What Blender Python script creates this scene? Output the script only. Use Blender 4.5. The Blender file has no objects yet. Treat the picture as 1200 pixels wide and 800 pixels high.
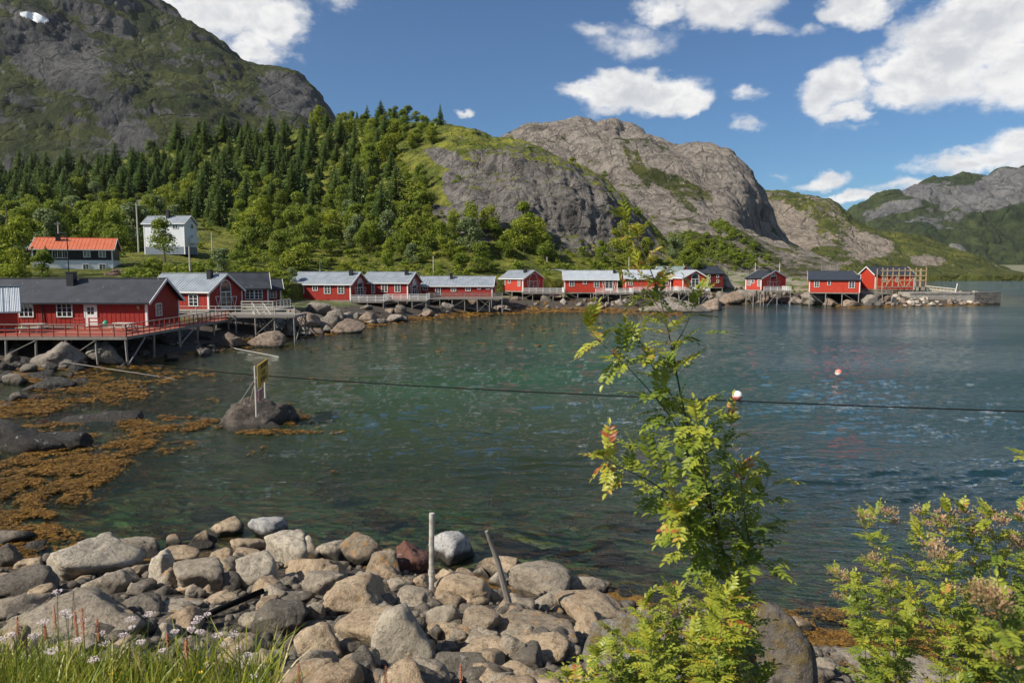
import bpy, math, random
import numpy as np
from mathutils import Vector, Matrix, Euler
random.seed(7)
rng = np.random.default_rng(7)
SC = bpy.context.scene
COL = SC.collection
F = 850.0; CAMH = 7.6
TH = math.atan(84.0/F); CT, ST = math.cos(TH), math.sin(TH)
R = math.radians

# ---------------------------------------------------------------- picture measurements -> world points
def ray(px, py):
    a = (px-600.0)/F; b = (400.0-py)/F
    return a, CT+b*ST, -ST+b*CT
def at(px, py, Y):
    """world point seen at this place of the photograph at forward distance Y"""
    x, y, z = ray(px, py)
    return np.array([x*Y/y, Y, CAMH+z*Y/y])
def on_z(px, py, z0=0.0):
    x, y, z = ray(px, py)
    t = (z0-CAMH)/z
    return np.array([x*t, y*t, z0])
def proj(P):
    P = np.asarray(P, float)
    d = P-np.array([0, 0, CAMH])
    c = d[..., 1]*CT-d[..., 2]*ST
    c = np.where(np.abs(c) < 1e-6, 1e-6, c)
    b = (d[..., 1]*ST+d[..., 2]*CT)/c
    return 600+F*d[..., 0]/c, 400-F*b

# ---------------------------------------------------------------- noise
def _hash(ix, iy, iz):
    h = (ix.astype(np.uint32)*np.uint32(374761393)) ^ (iy.astype(np.uint32)*np.uint32(668265263)) ^ (iz.astype(np.uint32)*np.uint32(2147483647-58))
    h = (h ^ (h >> np.uint32(13)))*np.uint32(1274126177)
    h = (h ^ (h >> np.uint32(15)))*np.uint32(2246822519)
    h = h ^ (h >> np.uint32(16))
    return h.astype(np.float64)/4294967295.0*2-1
def vnoise(p):
    i = np.floor(p).astype(np.int64); f = p-i
    u = f*f*f*(f*(f*6-15)+10)
    r = 0
    for dx in (0, 1):
        wx = u[:, 0] if dx else 1-u[:, 0]
        for dy in (0, 1):
            wy = u[:, 1] if dy else 1-u[:, 1]
            for dz in (0, 1):
                wz = u[:, 2] if dz else 1-u[:, 2]
                r = r+wx*wy*wz*_hash(i[:, 0]+dx, i[:, 1]+dy, i[:, 2]+dz)
    return r
def fbm(p, octv=5, gain=0.5, lac=2.03):
    p = np.asarray(p, float)
    s = 0; a = 1; t = 0
    for k in range(octv):
        s = s+a*vnoise(p+17.3*k); t += a; a *= gain; p = p*lac
    return s/t
def billow(p, octv=5, gain=0.5, lac=2.1):
    """rounded lumps with sharp creases between them, 0..1"""
    p = np.asarray(p, float); s = 0; a = 1; t = 0
    for k in range(octv):
        s = s+a*np.abs(vnoise(p+11.7*k)); t += a; a *= gain; p = p*lac
    return s/t
def sstep(a, b, x):
    t = np.clip((x-a)/(b-a), 0, 1)
    return t*t*(3-2*t)

# ---------------------------------------------------------------- objects
def tag(o, label=None, cat=None, group=None, kind=None):
    if label: o['label'] = label
    if cat: o['category'] = cat
    if group: o['group'] = group
    if kind: o['kind'] = kind
    return o
def empty(name, loc=(0, 0, 0), rz=0.0, label=None, cat=None, group=None):
    o = bpy.data.objects.new(name, None); COL.objects.link(o)
    o.location = [float(v) for v in loc]; o.rotation_euler = (0, 0, rz)
    o.empty_display_size = 0.2
    return tag(o, label, cat, group)
class MB:
    def __init__(s): s.v = []; s.f = []; s.m = []
    def quad(s, a, b, c, d, m=0):
        n = len(s.v); s.v += [tuple(a), tuple(b), tuple(c), tuple(d)]; s.f.append((n, n+1, n+2, n+3)); s.m.append(m)
    def tri(s, a, b, c, m=0):
        n = len(s.v); s.v += [tuple(a), tuple(b), tuple(c)]; s.f.append((n, n+1, n+2)); s.m.append(m)
    def box(s, x0, x1, y0, y1, z0, z1, m=0):
        n = len(s.v)
        s.v += [(x0,y0,z0),(x1,y0,z0),(x1,y1,z0),(x0,y1,z0),(x0,y0,z1),(x1,y0,z1),(x1,y1,z1),(x0,y1,z1)]
        for q in ((0,3,2,1),(4,5,6,7),(0,1,5,4),(1,2,6,5),(2,3,7,6),(3,0,4,7)):
            s.f.append(tuple(n+i for i in q)); s.m.append(m)
    def bar(s, a, b, w, h=None, m=0, up=(0, 0, 1)):
        """rectangular beam from a to b"""
        h = h or w
        a = Vector(a); b = Vector(b); d = (b-a).normalized(); u = Vector(up)
        if abs(d.dot(u)) > .98: u = Vector((1, 0, 0))
        r = d.cross(u).normalized()*(w/2); t = r.cross(d).normalized()*(h/2)
        n = len(s.v)
        for c in (a, b):
            for sr, st in ((-1, -1), (1, -1), (1, 1), (-1, 1)):
                s.v.append(tuple(c+r*sr+t*st))
        for q in ((0,1,2,3),(7,6,5,4),(0,4,5,1),(1,5,6,2),(2,6,7,3),(3,7,4,0)):
            s.f.append(tuple(n+i for i in q)); s.m.append(m)
    def tube(s, pts, rad, seg=8, m=0, cap=True):
        pts = [Vector([float(c) for c in p]) for p in pts]
        if not hasattr(rad, '__len__'): rad = [rad]*len(pts)
        n0 = len(s.v); prev = None
        for i, p in enumerate(pts):
            d = (pts[min(i+1, len(pts)-1)]-pts[max(i-1, 0)]).normalized()
            if prev is None:
                r = d.cross(Vector((0, 0, 1)))
                if r.length < .05: r = d.cross(Vector((1, 0, 0)))
            else: r = prev-d*prev.dot(d)
            r.normalize(); prev = r; t = d.cross(r)
            for k in range(seg):
                a = 2*math.pi*k/seg
                s.v.append(tuple(p+(r*math.cos(a)+t*math.sin(a))*rad[i]))
        for i in range(len(pts)-1):
            for k in range(seg):
                k2 = (k+1) % seg
                s.f.append((n0+i*seg+k, n0+i*seg+k2, n0+(i+1)*seg+k2, n0+(i+1)*seg+k)); s.m.append(m)
        if cap:
            s.f.append(tuple(n0+k for k in reversed(range(seg)))); s.m.append(m)
            e = n0+(len(pts)-1)*seg
            s.f.append(tuple(e+k for k in range(seg))); s.m.append(m)
    def prism(s, poly, y0, y1, m=0):
        """polygon in x,z extruded along y"""
        n = len(s.v); k = len(poly)
        s.v += [(x, y0, z) for x, z in poly]+[(x, y1, z) for x, z in poly]
        s.f.append(tuple(range(n, n+k))); s.m.append(m)
        s.f.append(tuple(range(n+2*k-1, n+k-1, -1))); s.m.append(m)
        for i in range(k):
            j = (i+1) % k
            s.f.append((n+i, n+k+i, n+k+j, n+j)); s.m.append(m)
    def build(s, name, mats, parent=None, smooth=False):
        me = bpy.data.meshes.new(name); me.from_pydata(s.v, [], s.f)
        if not isinstance(mats, (list, tuple)): mats = [mats]
        for m in mats: me.materials.append(m)
        if len(mats) > 1: me.polygons.foreach_set('material_index', s.m)
        if smooth: me.polygons.foreach_set('use_smooth', [True]*len(s.f))
        me.update()
        o = bpy.data.objects.new(name, me); COL.objects.link(o)
        if parent: o.parent = parent
        return o
def npmesh(name, V, Fc, mats, parent=None, smooth=False, attrs=None, mi=None, loc=None):
    """numpy mesh: V (n,3), Fc (m,3|4)"""
    V = np.asarray(V, np.float32); Fc = np.asarray(Fc, np.int32)
    me = bpy.data.meshes.new(name)
    me.vertices.add(len(V)); me.vertices.foreach_set('co', V.ravel())
    k = Fc.shape[1]
    me.loops.add(Fc.size); me.loops.foreach_set('vertex_index', Fc.ravel())
    me.polygons.add(len(Fc))
    me.polygons.foreach_set('loop_start', np.arange(len(Fc), dtype=np.int32)*k)
    try: me.polygons.foreach_set('loop_total', np.full(len(Fc), k, np.int32))
    except Exception: pass
    if smooth: me.polygons.foreach_set('use_smooth', np.ones(len(Fc), bool))
    if not isinstance(mats, (list, tuple)): mats = [mats]
    for m in mats: me.materials.append(m)
    if mi is not None: me.polygons.foreach_set('material_index', np.asarray(mi, np.int32))
    me.update(calc_edges=True)
    for an, av in (attrs or {}).items():
        at_ = me.attributes.new(an, 'FLOAT', 'POINT'); at_.data.foreach_set('value', np.asarray(av, np.float32))
    o = bpy.data.objects.new(name, me); COL.objects.link(o)
    if parent: o.parent = parent
    if loc is not None: o.location = [float(c) for c in loc]
    return o
def gridfaces(nr, nc, keep=None):
    i = np.arange(nr-1)[:, None]*nc+np.arange(nc-1)[None, :]
    q = np.stack([i, i+1, i+nc+1, i+nc], -1).reshape(-1, 4)
    return q if keep is None else q[keep.ravel()]

# ---------------------------------------------------------------- materials
class NT:
    def __init__(s, m):
        m.use_nodes = True; s.t = m.node_tree; s.t.nodes.clear()
    def n(s, typ, _in=None, **kw):
        nd = s.t.nodes.new(typ)
        for k, v in kw.items(): setattr(nd, k, v)
        for k, v in (_in or {}).items():
            sk = nd.inputs[k]
            if isinstance(v, bpy.types.NodeSocket): s.t.links.new(v, sk)
            elif hasattr(sk.default_value, '__len__') and hasattr(v, '__len__') and len(sk.default_value) == 4 and len(v) == 3: sk.default_value = (*v, 1)
            else: sk.default_value = v
        return nd
    def math(s, op, a, b=0.0, c=0.0, clamp=False):
        nd = s.n('ShaderNodeMath', {0: a, 1: b, 2: c}, operation=op); nd.use_clamp = clamp
        return nd.outputs[0]
    def mix(s, f, a, b, blend='MIX'):
        nd = s.n('ShaderNodeMix', data_type='RGBA', blend_type=blend)
        for i, v in ((0, f), (6, a), (7, b)):
            sk = nd.inputs[i]
            if isinstance(v, bpy.types.NodeSocket): s.t.links.new(v, sk)
            elif hasattr(v, '__len__'): sk.default_value = (*v[:3], 1)
            else: sk.default_value = v
        return nd.outputs[2]
    def ramp(s, f, stops, interp='LINEAR'):
        nd = s.n('ShaderNodeValToRGB', {0: f}); cr = nd.color_ramp; cr.interpolation = interp
        while len(cr.elements) < len(stops): cr.elements.new(0.5)
        for e, (p, c) in zip(cr.elements, stops):
            e.position = p; e.color = (*c, 1) if hasattr(c, '__len__') else (c, c, c, 1)
        return nd.outputs[0]
    def rng(s, v, a, b, c=0.0, d=1.0, smooth=True):
        nd = s.n('ShaderNodeMapRange', {0: v, 1: a, 2: b, 3: c, 4: d}); nd.interpolation_type = 'SMOOTHSTEP' if smooth else 'LINEAR'
        return nd.outputs[0]
    def noise(s, vec, scale, detail=5, rough=.55, dist=0.0, typ='FBM'):
        nd = s.n('ShaderNodeTexNoise', {'Vector': vec, 'Scale': scale, 'Detail': detail, 'Roughness': rough, 'Distortion': dist}, noise_type=typ)
        return nd.outputs[0]
    def pos(s): return s.n('ShaderNodeNewGeometry').outputs['Position']
    def obj(s): return s.n('ShaderNodeTexCoord').outputs['Object']
    def scale(s, vec, sc, rot=(0, 0, 0)):
        return s.n('ShaderNodeMapping', {'Vector': vec, 'Scale': sc, 'Rotation': rot}).outputs[0]
    def attr(s, name): return s.n('ShaderNodeAttribute', attribute_name=name).outputs['Fac']
    def rand(s): return s.n('ShaderNodeObjectInfo').outputs['Random']
    def bump(s, h, strength=.5, dist=.1, normal=None):
        i = {'Height': h, 'Strength': strength, 'Distance': dist}
        if normal is not None: i['Normal'] = normal
        return s.n('ShaderNodeBump', i).outputs[0]
    def out(s, sh, disp=None):
        o = s.n('ShaderNodeOutputMaterial'); s.t.links.new(sh, o.inputs[0])
    def pbr(s, color, rough=.7, normal=None, spec=.5, metal=0.0, **kw):
        i = {'Base Color': color, 'Roughness': rough, 'Specular IOR Level': spec, 'Metallic': metal}
        if normal is not None: i['Normal'] = normal
        i.update(kw)
        return s.n('ShaderNodeBsdfPrincipled', i).outputs[0]
def M(name, fn):
    m = bpy.data.materials.new(name); t = NT(m); fn(t); return m

# ---------------------------------------------------------------- camera, light, sky
cam = bpy.data.objects.new('camera', bpy.data.cameras.new('camera')); COL.objects.link(cam)
cam.location = (0, 0, CAMH); cam.rotation_euler = (math.pi/2-TH, 0, 0)
cam.data.sensor_width = 36; cam.data.lens = 36*F/1200; cam.data.clip_end = 30000; cam.data.clip_start = 0.05
cam.data.dof.use_dof = True; cam.data.dof.focus_distance = 45; cam.data.dof.aperture_fstop = 7.1
SC.camera = cam
SUN_AZ = R(-118.0)     # compass style: 0 = +Y (view direction), positive to the right
SUN_EL = R(40.0)
sd = Vector((math.sin(SUN_AZ)*math.cos(SUN_EL), math.cos(SUN_AZ)*math.cos(SUN_EL), math.sin(SUN_EL)))
sun = bpy.data.objects.new('sun', bpy.data.lights.new('sun', 'SUN')); COL.objects.link(sun)
sun.data.energy = 4.9; sun.data.angle = R(0.55); sun.data.color = (1.0, .93, .82)
sun.rotation_euler = sd.to_track_quat('Z', 'Y').to_euler()
SC.view_settings.view_transform = 'Standard'; SC.view_settings.look = 'None'; SC.view_settings.gamma = 1
SC.view_settings.exposure = 0.50
SC.cycles.use_denoising = True
SC.cycles.max_bounces = 6; SC.cycles.diffuse_bounces = 2; SC.cycles.glossy_bounces = 3; SC.cycles.transparent_max_bounces = 12
SC.cycles.transmission_bounces = 3
SC.cycles.caustics_reflective = False; SC.cycles.caustics_refractive = False
SC.cycles.sample_clamp_indirect = 4

W = bpy.data.worlds.new('World'); SC.world = W; W.use_nodes = True
t = NT(W)
sky = t.n('ShaderNodeTexSky', sky_type='NISHITA', sun_disc=False)
sky.sun_elevation = SUN_EL; sky.sun_rotation = SUN_AZ; sky.air_density = 1.0; sky.dust_density = .3; sky.ozone_density = 2.4; sky.altitude = 50
dirv = t.n('ShaderNodeTexCoord').outputs['Generated']
sep = t.n('ShaderNodeSeparateXYZ', {0: dirv})
az = t.math('ARCTAN2', sep.outputs[0], sep.outputs[1]); el = t.math('ARCSINE', sep.outputs[2])
# clouds live at directions (azimuth, elevation): centre px, py and radii in px of the photograph, turned into angles
CL = [(255,5,75,45,1),(320,30,48,42,1),(215,15,50,30,1),(300,62,36,20,.9),(405,4,45,14,.45),(546,130,13,6,.7),
      (748,106,92,24,1.05),(690,104,48,15,.8),(800,112,44,17,.9),(745,48,70,22,.5),(700,42,36,12,.4),(1000,150,40,12,.35),(1190,20,60,40,1.0),(940,40,26,12,.35),(850,8,70,30,1),(900,30,38,16,.6),(780,5,46,20,.7),
      (1112,66,84,60,1.15),(1060,84,60,34,1.0),(1180,96,60,40,1.0),(1165,28,90,70,1.2),(1015,12,48,24,1),(978,106,44,34,1.05),(1045,112,50,22,.9),(985,138,30,12,.8),(1100,105,60,20,.8),(1215,70,70,50,1.1),
      (880,110,24,13,.46),(876,147,38,8,.36),(965,207,36,11,.8),(1003,229,52,11,.9),(1150,185,88,18,.9),(1205,165,65,20,.85),(1070,212,66,12,.6),(1250,195,90,34,.8),(905,200,50,8,.25)]
nz = t.n('ShaderNodeCombineXYZ', {0: az, 1: t.math('MULTIPLY', el, 1.5)}).outputs[0]
n1 = t.noise(nz, 9, 9, .6, .3)
n2 = t.noise(t.n('ShaderNodeVectorMath', {0: nz, 1: (3.1, .07, 0)}, operation='ADD').outputs[0], 26, 7, .6, .2)
field = None
azel = t.n('ShaderNodeCombineXYZ', {0: az, 1: el}).outputs[0]
wob = t.n('ShaderNodeVectorMath', {0: t.n('ShaderNodeTexNoise', {'Vector': nz, 'Scale': 12.0, 'Detail': 9.0, 'Roughness': .62}).outputs['Color'], 1: (.5, .5, .5)}, operation='SUBTRACT').outputs[0]
wob = t.n('ShaderNodeVectorMath', {0: wob, 1: (.11, .075, 0)}, operation='MULTIPLY').outputs[0]
azel = t.n('ShaderNodeVectorMath', {0: azel, 1: wob}, operation='ADD').outputs[0]
for (cx, cy, rx, ry, w) in CL:
    x, y, z = ray(cx, cy); a0 = math.atan2(x, y); e0 = math.asin(z/math.sqrt(x*x+y*y+z*z))
    k = math.cos(a0)
    d = t.n('ShaderNodeVectorMath', {0: azel, 1: (a0, e0, 0)}, operation='SUBTRACT').outputs[0]
    d = t.n('ShaderNodeVectorMath', {0: d, 1: (F/(rx*k*k*1.25), F/(ry*k*1.25), 0)}, operation='MULTIPLY').outputs[0]
    d = t.n('ShaderNodeVectorMath', {0: d}, operation='LENGTH').outputs['Value']
    d = t.math('MULTIPLY', t.math('SUBTRACT', 1.0, d, clamp=True), w)
    field = d if field is None else t.math('MAXIMUM', field, d)
# the rest of the sky, beside and behind the view, carries drifting cumulus too
back = t.math('MULTIPLY', t.rng(t.math('ABSOLUTE', az), .72, 1.1), t.rng(t.noise(dirv, 2.2, 6, .55), .5, .68))
field = t.math('MAXIMUM', field, t.math('MULTIPLY', back, .8))
cov = t.math('ADD', field, t.math('MULTIPLY', t.math('SUBTRACT', t.math('ADD', t.math('MULTIPLY', n1, .6), t.math('MULTIPLY', n2, .45)), .525), 1.35))
mask = t.math('MULTIPLY', t.rng(cov, .12, .60), t.rng(field, .0, .22))
shade = t.rng(t.math('ADD', t.math('MULTIPLY', n2, .5), t.math('MULTIPLY', t.noise(t.n('ShaderNodeVectorMath', {0: nz, 1: (0, .05, 0)}, operation='ADD').outputs[0], 9, 9, .6, .3), .5)), .40, .60)
thick = t.rng(cov, .35, 1.1)
ccol = t.mix(t.math('MULTIPLY', t.math('ADD', t.math('MULTIPLY', shade, .6), t.math('MULTIPLY', thick, .35)), .8, clamp=True), (8.7, 8.5, 8.2), (4.3, 4.5, 4.9))
blue = t.mix(1.0, sky.outputs[0], (.40, .58, .75), 'MULTIPLY')
SKY = t.mix(t.math('MULTIPLY', mask, .95), blue, ccol)
SKYN = t
bg = t.n('ShaderNodeBackground', {0: SKY, 1: .088})
t.t.links.new(bg.outputs[0], t.n('ShaderNodeOutputWorld').inputs[0])
# ================================================================ LAND AND WATER
# waterline of the inlet, traced on the water plane (z = 0), from the near right round the left flats to the jetty
SHP = [(1300,860),(1180,815),(1100,785),(1040,768),(990,752),(940,738),(880,722),(800,710),(740,700),(690,688),(620,680),(540,672),(460,660),(380,650),
       (300,645),(220,648),(150,660),(90,668),(50,655),(0,640),(-90,590),(-170,530),(-150,495),(-80,470),(-40,452),(10,440),(70,434),(130,428),(180,424),(225,417),
       (262,410),(300,402),(340,396),(400,388),(450,378),(500,371),(560,366),(610,363),(650,362),(700,362),(745,364),(790,362),(840,359),(862,355),(900,354),
       (935,356),(965,358),(1000,360),(1050,359),(1100,358),(1150,357),(1172,354),(1171,348),(1120,345),(1092,337),(1082,329),(1075,325.5),(1045,323.5),(1200,322.2),(1500,321.6)]
shore = [on_z(a, b)[:2] for a, b in SHP]
shore = [np.array([3000., -400.]), np.array([70., -30.]), np.array([26., 1.])]+shore+[np.array([5000., 1500.])]
SH = np.array(shore)
def sdist(X, Y):
    """distance to the waterline, positive on land"""
    X = np.asarray(X, float).ravel(); Y = np.asarray(Y, float).ravel()
    best = np.full(X.shape, 1e9); ins = np.zeros(X.shape, bool)
    n = len(SH)
    for i in range(n):
        a = SH[i]; b = SH[(i+1) % n]; e = b-a
        tt = np.clip(((X-a[0])*e[0]+(Y-a[1])*e[1])/(e@e), 0, 1)
        best = np.minimum(best, np.hypot(X-a[0]-tt*e[0], Y-a[1]-tt*e[1]))
        c = (a[1] > Y) != (b[1] > Y)
        xi = a[0]+(Y-a[1])*e[0]/(e[1] if abs(e[1]) > 1e-9 else 1e-9)
        ins ^= c & (X < xi)
    return np.where(ins, -best, best)
def ground(X, Y, rough=True):
    shp = np.shape(X); X = np.asarray(X, float).ravel(); Y = np.asarray(Y, float).ravel()
    s = sdist(X, Y)
    if rough:
        p = np.stack([X, Y, np.zeros_like(X)], 1)
        s = s+fbm(p*.45, 3)*.9*sstep(2, 12, np.abs(Y)) 
    near = np.interp(s, [0, 7.5, 13.2, 15.5, 60, 300], [0, 1.75, 5.5, 5.9, 6.6, 9])
    cap = np.interp(Y, [-5, 3.0, 3.6, 5, 8, 11, 13], [9, 5.88, 5.45, 4.35, 2.75, 1.9, 9])      # the bank drops away steeply in front of the viewpoint
    cap = cap+np.clip((np.abs(X)-.75*np.maximum(Y, 3)-2)*.35, 0, 6)+.75*sstep(.18, .34, X/np.maximum(Y, 1))*sstep(3, 5, Y)*sstep(11, 9, Y)
    near = np.minimum(near, cap)
    far = np.interp(s, [0, 5, 12, 30, 80, 300, 1200], [0, 1.3, 2.2, 3.2, 8, 14, 30])
    flats = np.interp(s, [0, 12, 30, 60, 300], [0, .9, 2.6, 5, 12])
    wn = sstep(36, 24, Y)                     # the camera's own bank
    wl = sstep(-8, -20, X)*sstep(18, 26, Y)*sstep(64, 54, Y)
    land = far*(1-wn)+near*wn
    land = land*(1-wl)+flats*wl
    kn = sstep(-6, -22, X)*sstep(60, 48, Y)*sstep(14, 22, Y)      # shallow kelp flats on the left
    drop = .16*(1-kn)+.045*kn
    drop = drop*(1-.35*wn*(1-kn))
    dist = sstep(200, 500, Y)
    sea = -np.minimum(np.abs(s)*drop*(1+3*dist), 7.0)
    z = np.where(s > 0, land, sea)
    if rough:
        amp = np.where(s > 0, np.clip(.10+s*.01, 0, .35), .12)*sstep(1.0, 6, np.hypot(X, Y))
        z = z+fbm(p*.7, 4)*amp+fbm(p*3.0+9, 2)*.035
    return z.reshape(shp)
GZ = lambda x, y: float(ground(np.array([x]), np.array([y]))[0])
def ground_hit(px, py, lift=0.0, tmin=2.0, tmax=400.0):
    x, y, z = ray(px, py)
    T = tmin*(tmax/tmin)**np.linspace(0, 1, 160)
    for _ in range(2):
        g = ground(x*T, y*T)+lift
        below = (CAMH+z*T) < g
        i = int(np.argmax(below)) if below.any() else len(T)-1
        if _ == 0: T = np.linspace(T[max(i-1, 0)], T[i], 24)
    return np.array([x*T[i], y*T[i], CAMH+z*T[i]])

ROCKC = lambda t, p, sc=1.0, a=(.20,.185,.17), b=(.36,.33,.30), c=(.10,.095,.09): t.mix(
    t.rng(t.noise(p, .9*sc, 8, .65), .38, .66), t.mix(t.noise(p, 7*sc, 6, .7), c, a), t.mix(t.noise(p, 3.1*sc, 6, .7), a, b))
def m_ground(t):
    p = t.pos(); z = t.n('ShaderNodeSeparateXYZ', {0: p}).outputs[2]
    s = t.attr('shore'); 
    n = t.noise(p, .8, 6, .6); nf = t.noise(p, 9, 5, .65); vor = t.n('ShaderNodeTexVoronoi', {'Vector': p, 'Scale': 9.0})
    peb = t.mix(nf, (.07,.055,.04), (.24,.20,.155)); peb = t.mix(t.math('MULTIPLY', vor.outputs[0], 1.4, clamp=True), peb, (.03,.025,.02))
    gr = t.mix(t.rng(nf, .3, .7), (.045,.075,.014), (.11,.14,.03)); gr = t.mix(t.rng(n, .45, .7), gr, (.13,.115,.05))
    kn = t.noise(p, .55, 7, .6, .4)
    bed = t.mix(t.rng(kn, .40, .60), (.26,.20,.09), (.15,.22,.08)); bed = t.mix(t.rng(t.noise(p, 1.7, 6, .6, .5), .5, .62), bed, (.36,.14,.045))
    bed = t.mix(t.rng(t.noise(p, 3.3, 5, .6), .55, .7), bed, (.02,.016,.012))
    wet = t.mix(t.rng(t.noise(p, 1.3, 6, .6, .6), .42, .58), (.05,.035,.02), (.20,.105,.018))
    g = t.math('ADD', s, t.math('MULTIPLY', t.math('SUBTRACT', n, .5), 9.0))
    gr = t.mix(t.math('MULTIPLY', t.rng(t.noise(p, .22, 7, .7), .44, .56), t.rng(t.n('ShaderNodeSeparateXYZ', {0: p}).outputs[0], -30, 10, .25, .9)), gr, t.mix(nf, (.20,.17,.13), (.36,.32,.26)))
    col = t.mix(t.rng(g, 8.5, 12), peb, gr)
    col = t.mix(t.rng(z, .35, .15), col, wet)
    col = t.mix(t.rng(z, .02, -.12), col, bed)
    t.out(t.pbr(col, .8, t.bump(t.math('ADD', nf, t.math('MULTIPLY', n, 2.0)), .9, .12), .3))
MG = M('ground', m_ground)
# polar sheet round the camera
def ang():
    a = np.concatenate([np.linspace(-math.pi, -.9, 60)[:-1], np.linspace(-.9, .9, 520), np.linspace(.9, math.pi, 60)[1:]])
    return a
A = ang(); RR = np.concatenate([[.3], 1.2*(5200/1.2)**np.linspace(0, 1, 520)])
AA, RA = np.meshgrid(A, RR); GX = RA*np.sin(AA); GY = RA*np.cos(AA)
gz = ground(GX, GY); gs = sdist(GX, GY).reshape(GX.shape)
o = npmesh('ground', np.stack([GX, GY, gz], -1).reshape(-1, 3), gridfaces(*GX.shape), MG, smooth=True, attrs={'shore': gs.ravel()})
tag(o, kind='structure')

# ---- water
def m_water(t):
    p = t.pos(); geo = t.n('ShaderNodeNewGeometry')
    dep = t.attr('depth')
    pr = t.scale(p, (.75, 2.0, 1), (0, 0, R(-24)))
    w1 = t.noise(pr, 1.15, 5, .55, .6); w2 = t.noise(t.scale(p, (1, 2.2, 1), (0, 0, R(12))), 3.6, 5, .6, .4)
    w3 = t.noise(p, .22, 3, .5); w4 = t.noise(pr, 11, 4, .6)
    h = t.math('ADD', t.math('MULTIPLY', t.math('POWER', w1, 1.0), .75), t.math('MULTIPLY', w2, .24))
    h = t.math('ADD', h, t.math('MULTIPLY', w4, .035))
    gust = t.rng(t.noise(t.scale(p, (.022, .07, 1), (0, 0, R(-20))), 1.0, 4, .6, .5), .35, .65, .6, 1.25)
    calm = t.math('MULTIPLY', gust, t.attr('open'))
    nrm = t.n('ShaderNodeBump', {'Height': h, 'Strength': calm, 'Distance': .20}).outputs[0]
    nf = t.n('ShaderNodeBump', {'Height': h, 'Strength': calm, 'Distance': .20}).outputs[0]
    fr = t.n('ShaderNodeFresnel', {'IOR': 1.333, 'Normal': nf}).outputs[0]
    gl = t.n('ShaderNodeBsdfGlossy', {0: (.95, .97, .95, 1), 'Roughness': .04, 'Normal': nrm}).outputs[0]
    murk = t.math('SUBTRACT', 1.0, t.math('POWER', 2.718, t.math('MULTIPLY', dep, -.55)))
    body = t.mix(t.rng(t.noise(p, .09, 4, .6, .4), .35, .7), (.016,.056,.036), (.030,.088,.042))
    body = t.mix(t.rng(dep, 1.5, 6), (.035,.050,.020), body)
    xx = t.n('ShaderNodeSeparateXYZ', {0: p}).outputs[0]; body = t.mix(t.rng(t.math('DIVIDE', xx, t.math('ADD', t.n('ShaderNodeSeparateXYZ', {0: p}).outputs[1], 12.0)), .02, .42), body, (.016,.046,.052))
    deep = t.pbr(body, 1.0, None, 0.0)
    tr = t.n('ShaderNodeBsdfTransparent', {0: (.74,.88,.76,1)}).outputs[0]
    under = t.n('ShaderNodeMixShader', {0: murk, 1: tr, 2: deep}).outputs[0]
    t.out(t.n('ShaderNodeMixShader', {0: fr, 1: under, 2: gl}).outputs[0])
MW = M('sea_water', m_water)
A2 = np.concatenate([np.linspace(-1.6, -.68, 26)[:-1], np.linspace(-.68, .68, 860), np.linspace(.68, 1.9, 36)[1:]])
R2 = np.concatenate([6500/np.linspace(1180, 4.2, 900), [2200, 3500, 9000]])
AA, RA = np.meshgrid(A2, R2); WX = RA*np.sin(AA); WY = RA*np.cos(AA)
ws = sdist(WX, WY).reshape(WX.shape); wd = np.maximum(-ground(WX, WY, False), 0)
cellland = (ws > 2.5)
kp = ~(cellland[:-1, :-1] & cellland[1:, :-1] & cellland[:-1, 1:] & cellland[1:, 1:])
opn = np.clip(.45+.55*sstep(0, 14, -ws), 0, 1)
def waves(X, Y, Rr):
    """wind ripples: many short wave trains running roughly towards the viewer, broken up by gusts"""
    g = np.random.default_rng(41); Z = np.zeros_like(X)
    fl = np.stack([X.ravel(), Y.ravel(), 0*X.ravel()], 1)
    wx = fbm(fl*.22, 3).reshape(X.shape)*1.6; wy = fbm(fl*.22+40, 3).reshape(X.shape)*1.6
    mod = [sstep(-.45, .5, fbm(fl*np.array([.16, .3, 1])+70*k, 3).reshape(X.shape)) for k in range(3)]
    for k in range(30):
        lam = .26*(1.7/.26)**(k/29.0)*g.uniform(.9, 1.1); a = R(-14)+g.normal(0, .38); kk = 2*math.pi/lam
        ph = (np.sin(a)*(X+wx)+np.cos(a)*(Y+wy))*kk+g.uniform(0, 6.28)
        fade = sstep(lam*95, lam*40, Rr)          # a train too fine for its distance is left to the shader
        s_ = np.sin(ph); Z += .0125*lam**.85*(s_+.35*np.cos(2*ph+.5))*fade*mod[k % 3]
    return Z
nearw = RA < 240
WZ = np.where(nearw, waves(WX, WY, RA)*(1-.38*sstep(24, 95, RA))*opn*sstep(0, 1.5, -ws+.8), 0)
o = npmesh('sea_water', np.stack([WX, WY, WZ], -1).reshape(-1, 3), gridfaces(*WX.shape, keep=kp), MW, smooth=True, attrs={'depth': wd.ravel(), 'open': opn.ravel()})
tag(o, kind='structure')

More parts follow.
